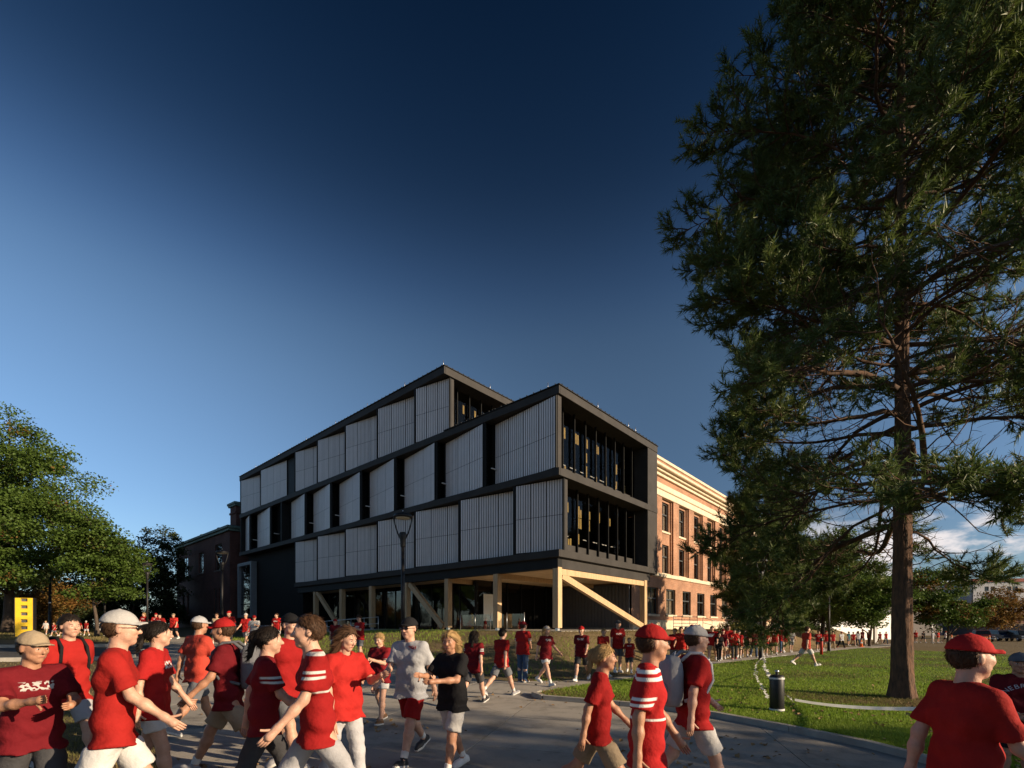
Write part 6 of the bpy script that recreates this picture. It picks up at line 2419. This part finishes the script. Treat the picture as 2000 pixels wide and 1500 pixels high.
# ================================================================== STREET FURNITURE AND FAR THINGS
M_LENSLAMP = mat('frosted lamp lens', (0.62, 0.58, 0.48), 0.5)
M_TAPE = mat('white caution tape', (0.72, 0.71, 0.69), 0.6, var=0.05, trans=0.2)
M_ORANGE = mat('safety orange', (0.75, 0.16, 0.02), 0.6, var=0.08)
M_YPOST = mat('safety yellow', (0.72, 0.44, 0.04), 0.6)
M_POST = mat('bronze black pole', (0.014, 0.013, 0.013), 0.5, var=0.15, spec=0.3)
M_TYRE = mat('tyre rubber', (0.012, 0.012, 0.012), 0.9)
M_RIM = mat('alloy rim', (0.45, 0.45, 0.46), 0.4, metal=0.8)
M_CARGLASS = mat('car glass', (0.015, 0.018, 0.02), 0.12, spec=0.6)


def lamp_post(loc, h, label, rz=0.0):
    r = empty('lamp_post', loc, rz, label, 'lamp post', 'lamp posts along the paths')
    MB().lathe([(.16, 0), (.16, .05), (.125, .08), (.105, .62), (.095, .68), (.085, .70), (.085, .76)], 16).build('base', M_POST, r)
    MB().lathe([(.066, .74), (.058, h - 1.16)], 14).build('pole', M_POST, r)
    MB().lathe([(.066, h - 1.18), (.075, h - 1.14), (.078, h - 1.02), (.115, h - .86), (.12, h - .74), (.09, h - .70), (.03, h - .69)], 16).build('collar', M_POST, r)
    for s in (-1, 1):
        MB().tube([(s * .085, 0, h - .90), (s * .17, 0, h - .72), (s * .25, 0, h - .45), (s * .285, 0, h - .25), (s * .28, 0, h - .20)], [.026, .024, .022, .022, .024], 8).build('arm', M_POST, r)
    hd = MB().lathe([(.24, h - .235), (.30, h - .225), (.31, h - .20), (.30, h - .165), (.27, h - .125), (.12, h - .085), (.05, h - .075), (.045, h - .04), (.02, h - .02)], 24).build('lamp_head', M_POST, r)
    MB().lathe([(.05, h - .262), (.20, h - .255), (.235, h - .237)], 20).build('lens', M_LENSLAMP, hd)
    MB().lathe([(.018, h - .03), (.018, h), (.008, h + .02)], 8).build('photocell', M_STEEL, hd)
    return r


def build_furniture():
    def stand(px, py, h, label, rz=0.0):
        x, y = on_ground(px, py)
        return lamp_post((x, y, gz(x, y) + .03), h, label, rz)
    x, y, z = at_px(787, 15.7)
    lamp_post((x, y, z + .03), 5.23, 'tall black twin-arm lamp post standing before the panelled facade', R(8))
    stand(434, 1265, 5.3, 'black lamp post before the dark wing of the building, left of it', R(15))
    stand(288, 1250, 5.2, 'thin lamp post by the far left walkers, before the dark trees', R(75))
    stand(205, 1243, 5.0, 'farthest left lamp post, half hidden by the maple leaves', R(75))
    stand(1486, 1293, 5.2, 'black lamp post at the lawn edge with white tape at its foot', R(20))
    stand(1619, 1274, 5.2, 'second black lamp post along the lawn, farther right', R(20))
    # black utility pole by the yellow sign
    x, y, z = at_px(98, 37)
    r = empty('utility_pole', (x, y, z), 0, 'thick black pole under the maple right of the yellow sign', 'pole')
    MB().lathe([(.15, 0), (.15, .1), (.10, .2), (.09, 4.4)], 12).build('shaft', M_BLACK, r)
    MB().lathe([(.095, 2.35), (.095, 2.5)], 12).build('band', M_STEEL, r)
    # ---- bollards
    def bollard(px, py, label, h=0.72):
        x, y = on_ground(px, py)
        r = empty('bollard', (x, y, gz(x, y) + .08), 0, label, 'bollard', 'black cylinder bollards')
        MB().lathe([(.125, 0), (.132, .01), (.132, h - .05), (.12, h - .015), (.06, h)], 24).build('shaft', M_BLACK, r)
        MB().lathe([(.136, .02), (.137, .03), (.137, .055), (.136, .06)], 24).build('foot_band', M_TAPE, r)
        MB().lathe([(.136, h - .085), (.137, h - .08), (.137, h - .055), (.136, h - .05)], 24).build('top_band', M_TAPE, r)
        MB().lathe([(.03, h - .002), (.03, h + .05), (.045, h + .055), (.04, h + .085), (.012, h + .10)], 10).build('top_bolt', M_STEEL, r)
        return r
    b = bollard(1517, 1397, 'wide black bollard with white tape bands at the lawn edge')
    bollard(128, 1292, 'small dark bollard by the street kerb at left', 0.62)
    # ---- caution tape: limp ribbons, each its own run
    def tape(pts, label, w=0.055, lie=False, sag=0.0, seed=1):
        rnd = random.Random(seed)
        P = []
        for a, c in zip(pts[:-1], pts[1:]):
            a, c = Vector(a), Vector(c)
            n = max(4, int((c - a).length / .12))
            for k in range(n):
                t = k / n
                q = a.lerp(c, t)
                q.z -= sag * 4 * t * (1 - t)
                if lie:
                    q += Vector((rnd.gauss(0, .03), rnd.gauss(0, .03), rnd.uniform(0, .03)))
                P.append(q)
        P.append(Vector(pts[-1]))
        vs, fs = [], []
        for i, q in enumerate(P):
            d = (P[min(i + 1, len(P) - 1)] - P[max(0, i - 1)]).normalized()
            s = d.cross(Vector((0, 0, 1))).normalized()
            tw = (rnd.uniform(-.5, .5) + i * .15) if lie else .25 * math.sin(i * .21)
            o = (s * math.cos(tw) + Vector((0, 0, 1)) * math.sin(tw)) if lie else (Vector((0, 0, 1)) * math.cos(tw) + s * math.sin(tw))
            if lie:
                o.z = abs(o.z) * .3
            vs += [q - o * w * .5, q + o * w * .5]
        fs = [(2 * i, 2 * i + 2, 2 * i + 3, 2 * i + 1) for i in range(len(P) - 1)]
        vs = [(v.x, v.y, max(v.z, gz(v.x, v.y) + .10)) for v in vs]
        o = MB().add(vs, fs).build('caution_tape', M_TAPE)
        tag(o, label, 'tape', 'white caution tape')
    bx, by = on_ground(1517, 1397)
    lx, ly = on_ground(1486, 1293)

    def G(px, py, h=.12):
        x, y = on_ground(px, py)
        return (x, y, gz(x, y) + h)
    tape([(lx + .02, ly - .2, gz(lx, ly) + .25), G(1478, 1300), G(1474, 1322), G(1484, 1345), (bx - .14, by, gz(bx, by) + .30)], 'left strand of white tape lying from lamp post to bollard', .05, True, seed=3)
    tape([(lx + .1, ly - .15, gz(lx, ly) + .25), G(1492, 1308), (bx - .05, by + .14, gz(bx, by) + .70)], 'right strand of white tape from lamp post to bollard top', .07, True, seed=5)
    tape([(bx + .14, by, gz(bx, by) + .42), G(1548, 1380)], 'short white tape from bollard down to the grass', .05, True, seed=6)
    ex, ey, ez = at_px(1960, 5.6)
    sx, sy = on_ground(1552, 1381)
    tape([(sx, sy, gz(sx, sy) + .16), (ex, ey, ez + .88)], 'long white tape stretched across the lawn to the right edge', .055, False, .10, seed=8)
    px_, py_ = on_ground(1490, 1289)
    tape([G(1494, 1289), G(1560, 1281), G(1612, 1274)], 'white tape lying along the path edge between the lamp posts', .05, True, seed=9)
    # ---- yellow sign totem with square dark openings
    x, y = on_ground(50, 1243.5)
    D = y
    r = empty('sign_totem', (x, y, gz(x, y)), R(24), 'tall yellow sign totem with a column of dark square openings', 'sign', None)
    W, Hh, T = 0.92, 2.64, 0.36
    hole_w, hole_h, pitch = 0.36, 0.22, 0.475
    holes = [(-hole_w / 2, hole_w / 2, .02 + pitch * i, .02 + pitch * i + hole_h) for i in range(6)]
    fr = MB()
    wall_with_holes(fr, -W / 2, W / 2, 0, Hh, holes, -T / 2, .12)
    fr.box(-W / 2, W / 2, T / 2 - .02, T / 2, 0, Hh)
    fr.add([(-W / 2, -T / 2, Hh), (W / 2, -T / 2, Hh), (W / 2, T / 2, Hh), (-W / 2, T / 2, Hh)], [(0, 1, 2, 3)])
    fr.build('face', M_YELLOW, r)
    for s in (-1, 1):
        MB().bbox(s * W / 2 - (.05 if s < 0 else 0), s * W / 2 + (.05 if s > 0 else 0), -T / 2 - .02, T / 2 + .02, 0, Hh + .01, .008).build('side_panel', M_BLACK, r)
    for a, c, lo, hi in holes:
        MB().box(a, c, -T / 2 + .10, -T / 2 + .12, lo, hi).build('opening', mat('grey inset', (0.10, 0.10, 0.105), .7), r)
    # ---- handrails
    def handrail(pts, label, posts, rails, top=.95, rad=.022, m=M_STEEL):
        """pts world points on the walking surface"""
        P = [Vector(p) for p in pts]
        r = empty('handrail', P[0], 0, label, 'handrail', None)
        o = P[0]
        L = [0]
        for a, c in zip(P[:-1], P[1:]):
            L.append(L[-1] + (c - a).length)

        def at(t):
            t *= L[-1]
            for i in range(len(P) - 1):
                if t <= L[i + 1] + 1e-6:
                    return P[i].lerp(P[i + 1], (t - L[i]) / max(1e-6, L[i + 1] - L[i])) - o
            return P[-1] - o
        for k in range(posts):
            q = at(k / (posts - 1))
            MB().tube([q, q + Vector((0, 0, top))], rad * .9, 8).build('post', m, r)
        for z in rails:
            MB().tube([p - o + Vector((0, 0, z)) for p in P], rad, 8).build('rail', m, r)
        return r

    def BW(u, v, z):
        x, y = uv_world(u, v)
        return (x, y, z)
    handrail([BW(-2.6, v, bank_h(-2.6, v)) for v in (13.2, 17, 21, 25.5)], 'steel handrail along the ramp before the shaded columns', 8, (.5, .95))
    handrail([BW(-3.9, v, bank_h(-3.9, v)) for v in (25.5, 30, 36, 41)], 'thin handrail in front of the dark wing at far left', 7, (.5, .9), rad=.018)
    handrail([BW(u, -1.1, bank_h(u, -1.1)) for u in (12.3, 16.8)], 'pale railing of four bars on the bank before the brick hall', 4, (.25, .5, .75, 1.0), top=1.0, m=M_RAIL)
    handrail([BW(u, -1.5, bank_h(u, -1.5) - .35 * k) for k, u in enumerate((16.9, 21, 25))], 'sloping pale handrail before the brick hall base', 5, (.55, .95), m=M_RAIL)
    # glass guard beneath the raised storey
    r = empty('glass_guard', BW(0.9, 3.2, 1.372), BANG + R(90), 'glass guard with steel posts under the raised storey', 'railing')
    for k in range(5):
        MB().tube([(k * 1.4, 0, 0), (k * 1.4, 0, 1.08)], .024, 8).build('post', M_STEEL, r)
        if k < 4:
            MB().box(k * 1.4 + .05, k * 1.4 + 1.35, -.006, .006, .08, 1.0).build('pane', glass_mat('clear guard glass', (.8, .82, .82)), r)
    # ---- far right: white building with ribbed roof, construction block, cars, barriers
    x, y, z = at_px(1668, 84)
    r = empty('white_building', (x, y, z), R(18), 'low white building with ribbed grey roof beyond the right crowd', 'building')
    MB().box(-12, 9, 0, 12, 0, 4.6).build('wall', M_WHITE, r)
    o = corrugated(21, 6.2, .55, .12).build('ribbed_roof', [mat('grey ribbed roof', (.20, .20, .21), .6, var=.1)] * 2, r)
    o.location = (-12, -.4, 4.5)
    o.rotation_euler = (R(-48), 0, 0)
    MB().box(-12, 9, 4.2, 11.9, 4.61, 8.6).build('upper_wall', mat('pale grey wall', (.42, .42, .43), .8, var=.1), r)
    MB().bbox(5.5, 7.4, 4.5, 6.5, 8.61, 10.2, .03).build('stair_tower', M_WHITE, r)
    for k in range(3):
        MB().box(-11 + k * 1.2, -10.3 + k * 1.2, -.03, .02, 1.2, 2.8).build('window', M_INTERIOR, r)
    x, y, z = at_px(1775, 120)
    r = empty('dark_roof_building', (x, y, z), R(10), 'dark roofed building with dormer windows far behind the pine trunk', 'building')
    MB().box(-10, 10, 0, 14, 0, 11.5).build('wall', mat('brown grey wall', (.13, .115, .11), .8, var=.2), r)
    MB().add([(-11, -1, 11.5), (11, -1, 11.5), (11, 15, 11.5), (-11, 15, 11.5), (-6, 6, 15.5), (6, 6, 15.5)], [(0, 1, 5, 4), (1, 2, 5), (2, 3, 4, 5), (3, 0, 4)]).build('roof', M_ROOF, r)
    for k in range(5):
        MB().box(-8 + k * 3.6, -6 + k * 3.6, -.06, .02, 8, 10.4).build('window', M_CARGLASS, r)
    x, y, z = at_px(1990, 118)
    r = empty('construction_block', (x, y, z), R(-8), 'unfinished pale block with small square windows and scaffold at far right', 'building')
    mb = MB()
    wins = [(a + dx, a + dx + .95, zz, zz + 1.1) for a in (-7.5, -2.6, 2.4) for dx in (0, 1.35) for zz in (6.8, 8.6, 11.0)]
    wall_with_holes(mb, -10, 12, 6, 13.2, wins, 0, .25)
    mb.box(-10, 12, .5, 14, 6, 13.2)
    mb.build('upper_wall', mat('pale sheathing', (.45, .46, .48), .8, var=.08), r)
    for a, c, lo, hi in wins:
        MB().box(a, c, .2, .22, lo, hi).build('pane', M_CARGLASS, r)
    MB().box(-10.2, 12.2, -.2, 14, 13.201, 14.0).build('parapet', mat('red brown board', (.30, .09, .07), .8, var=.2), r)
    MB().box(-10, 12, .3, 14, 2.9, 5.999).build('mid_wall', mat('bare brick wall', (.20, .10, .08), .9, var=.25, scale=2), r)
    MB().box(-10, 12, .1, 14, 0, 2.899).build('lower_wall', mat('grey plinth', (.12, .11, .12), .9, var=.2), r)
    rnd = random.Random(4)
    for k in range(16):
        a = -9.6 + k * 1.35
        MB().beam((a, -.9, 3.0), (a + (rnd.choice((0, .9, -.9)) if k % 3 == 0 else 0), -.9, 5.9), .1, .1).build('scaffold_pole', mat('raw lumber', (.42, .28, .15), .8), r)
    for zz in (3.0, 5.9):
        MB().box(-9.8, 12, -1.5, -.3, zz - .08, zz).build('scaffold_board', mat('raw lumber', (.42, .28, .15), .8), r)
    for s in (0, 1, 2):
        MB().beam((4.5, -1.2, 1 + s * 4), (8.2, -1.2, 4 + s * 4), .5, .12).build('stair_flight', M_DARKMETAL, r)
    for a in (4.3, 8.4):
        MB().beam((a, -1.3, 0), (a, -1.3, 13.5), .14, .14).build('stair_post', M_STEEL, r)
    # parked vehicles
    def car(px, D, rz, label, col, truck=False):
        x, y, z = at_px(px, D)
        r = empty('parked_car', (x, y, z), R(rz), label, 'car', 'vehicles parked beyond the lawn')
        paint = mat('car paint ' + label[:14], col, .3, spec=.5, coat=.5)
        L2, W2 = 2.35, .92
        prof = [(-L2, .45), (-L2, .95), (-1.75 if not truck else -1.0, 1.08), (-1.2 if not truck else -.6, 1.72), (1.15 if not truck else .7, 1.76), (1.75 if not truck else 1.0, 1.10), (L2, 1.02), (L2, .45)]
        vs, fs = [], []
        n = len(prof)
        for s, ins in ((-1, 1), (1, 1)):
            for px2, pz in prof:
                w = W2 * (0.86 if pz > 1.5 else 1.0)
                vs.append((px2, s * w, pz))
        fs = [tuple(range(n - 1, -1, -1)), tuple(n + i for i in range(n))] + [(i, (i + 1) % n, n + (i + 1) % n, n + i) for i in range(n)]
        b = MB().add(vs, fs)
        b.build('body', paint, r)
        for sx in (-1, 1):
            wx0, wx1 = (-1.45, 1.5) if not truck else (-.85, .9)
            MB().add([(wx0, sx * (W2 + .012), 1.14), (wx1, sx * (W2 + .012), 1.14), (wx1 - .45, sx * (W2 * .87 + .022), 1.66), (wx0 + .42, sx * (W2 * .87 + .022), 1.66)], [(0, 1, 2, 3) if sx < 0 else (3, 2, 1, 0)]).build('side_window', M_CARGLASS, r)
        for e, (xa, xb) in ((-1, (-1.76, -1.22) if not truck else (-1.02, -.62)), (1, (1.74, 1.17) if not truck else (.99, .72))):
            MB().add([(xa + e * .025, -.80, 1.13), (xa + e * .025, .80, 1.13), (xb + e * .03, .70, 1.68), (xb + e * .03, -.70, 1.68)], [(0, 1, 2, 3) if e > 0 else (3, 2, 1, 0)]).build('windscreen', M_CARGLASS, r)
            for sy in (-1, 1):
                MB().bbox(e * L2 - .03, e * L2 + .03, sy * .72 - .16, sy * .72 + .16, .72, .9, .02).build('headlight', M_STEEL if e < 0 else mat('tail lamp', (.3, .02, .02), .4), r)
            MB().bbox(e * L2 - .07, e * L2 + .07, -.9, .9, .42, .60, .03).build('bumper', M_RIM, r)
        for wx in (-1.45, 1.45):
            for sy in (-1, 1):
                prof2 = [(.30, -.11), (.345, -.09), (.345, .09), (.30, .11)]
                w = MB().lathe(prof2, 16)
                w.v = [(wx + a, sy * .84 + c, .345 + bb) for a, bb, c in w.v]
                wo = w.build('wheel', M_TYRE, r)
                w = MB().lathe([(.2, -.115), (.22, .115)], 12)
                w.v = [(wx + a, sy * .84 + c, .345 + bb) for a, bb, c in w.v]
                w.build('rim', M_RIM, wo)
        return r
    car(1916, 76, 62, 'dark red pickup facing the lawn behind the orange barriers', (.12, .02, .018), True)
    car(1952, 80, 70, 'dark blue car parked beside the red pickup', (.03, .035, .07))
    car(1990, 77, 70, 'black car at the right edge of the parking row', (.015, .015, .017))
    # channelizer posts with netting between
    prev = None
    for i, (px, hh, m) in enumerate([(1858, 1.15, M_ORANGE), (1870, 1.15, M_ORANGE), (1885, 1.1, M_YPOST), (1891, 1.1, M_ORANGE), (1932, 1.1, M_ORANGE)]):
        x, y, z = at_px(px, 68)
        r = empty('traffic_post', (x, y, z), 0, ('orange' if m is M_ORANGE else 'yellow') + f' channelizer post, {["first", "second", "third", "fourth", "fifth"][i]} from the pine trunk', 'traffic post', 'channelizer posts by the parked vehicles')
        MB().lathe([(.26, 0), (.26, .07), (.13, .09)], 12).build('base', M_BLACK, r)
        MB().lathe([(.10, .085), (.085, hh), (.04, hh + .08)], 12).build('tube', m, r)
        MB().lathe([(.098, .7), (.096, .85)], 12).build('reflective_band', M_WHITE, r)
        if i >= 3 and prev is not None and i == 4:
            net = MB()
            a, c = Vector((prev[0], prev[1], prev[2])), Vector((x, y, z))
            for q in range(8):
                net.tube([a + Vector((0, 0, .25 + q * .1)), c + Vector((0, 0, .25 + q * .1))], .012, 4)
            for q in range(24):
                p = a.lerp(c, q / 23)
                net.tube([p + Vector((0, 0, .25)), p + Vector((0, 0, .95))], .012, 4)
            tag(net.build('safety_netting', M_ORANGE), 'orange netting between two channelizer posts before the pickup', 'netting')
        prev = (x, y, z)
    # traffic cone, red stand pipe and white sign post on the right
    x, y = on_ground(1682, 1264)
    r = empty('traffic_cone', (x, y, gz(x, y) + .03), 0, 'orange traffic cone on the path edge in the far crowd', 'cone')
    MB().bbox(-.19, .19, -.19, .19, 0, .04, .01).build('base', M_ORANGE, r)
    MB().lathe([(.14, .04), (.03, .7), (.02, .71)], 12).build('shell', M_ORANGE, r)
    MB().lathe([(.098, .34), (.073, .48)], 12).build('band', M_WHITE, r)
    x, y = on_ground(1604, 1281)
    r = empty('marker_post', (x, y, gz(x, y) + .08), 0, 'slim red marker post with dark head on the lawn edge', 'post')
    MB().lathe([(.08, 0), (.08, .8), (.07, .85)], 12).build('shaft', mat('red post paint', (.45, .03, .02), .5), r)
    MB().lathe([(.09, .85), (.10, .9), (.09, 1.02), (.03, 1.06)], 12).build('head', M_BLACK, r)
    x, y, z = at_px(1821, 66)
    r = empty('sign_post', (x, y, z), R(10), 'white sign post right of the pine trunk', 'sign post')
    MB().lathe([(.06, 0), (.06, 2.9)], 8).build('pole', M_WHITE, r)
    MB().bbox(-.22, .22, -.09, -.065, 2.2, 2.8, .005).build('sign_plate', M_RIM, r)
    x, y, z = at_px(1709, 62)
    r = empty('white_column', (x, y, z), 0, 'white square column in the far right crowd', 'column')
    MB().bbox(-.18, .18, -.18, .18, .12, 3.4, .02).build('shaft', M_WHITE, r)
    MB().bbox(-.28, .28, -.28, .28, 0, .118, .02).build('plinth', M_KERB, r)


build_furniture()
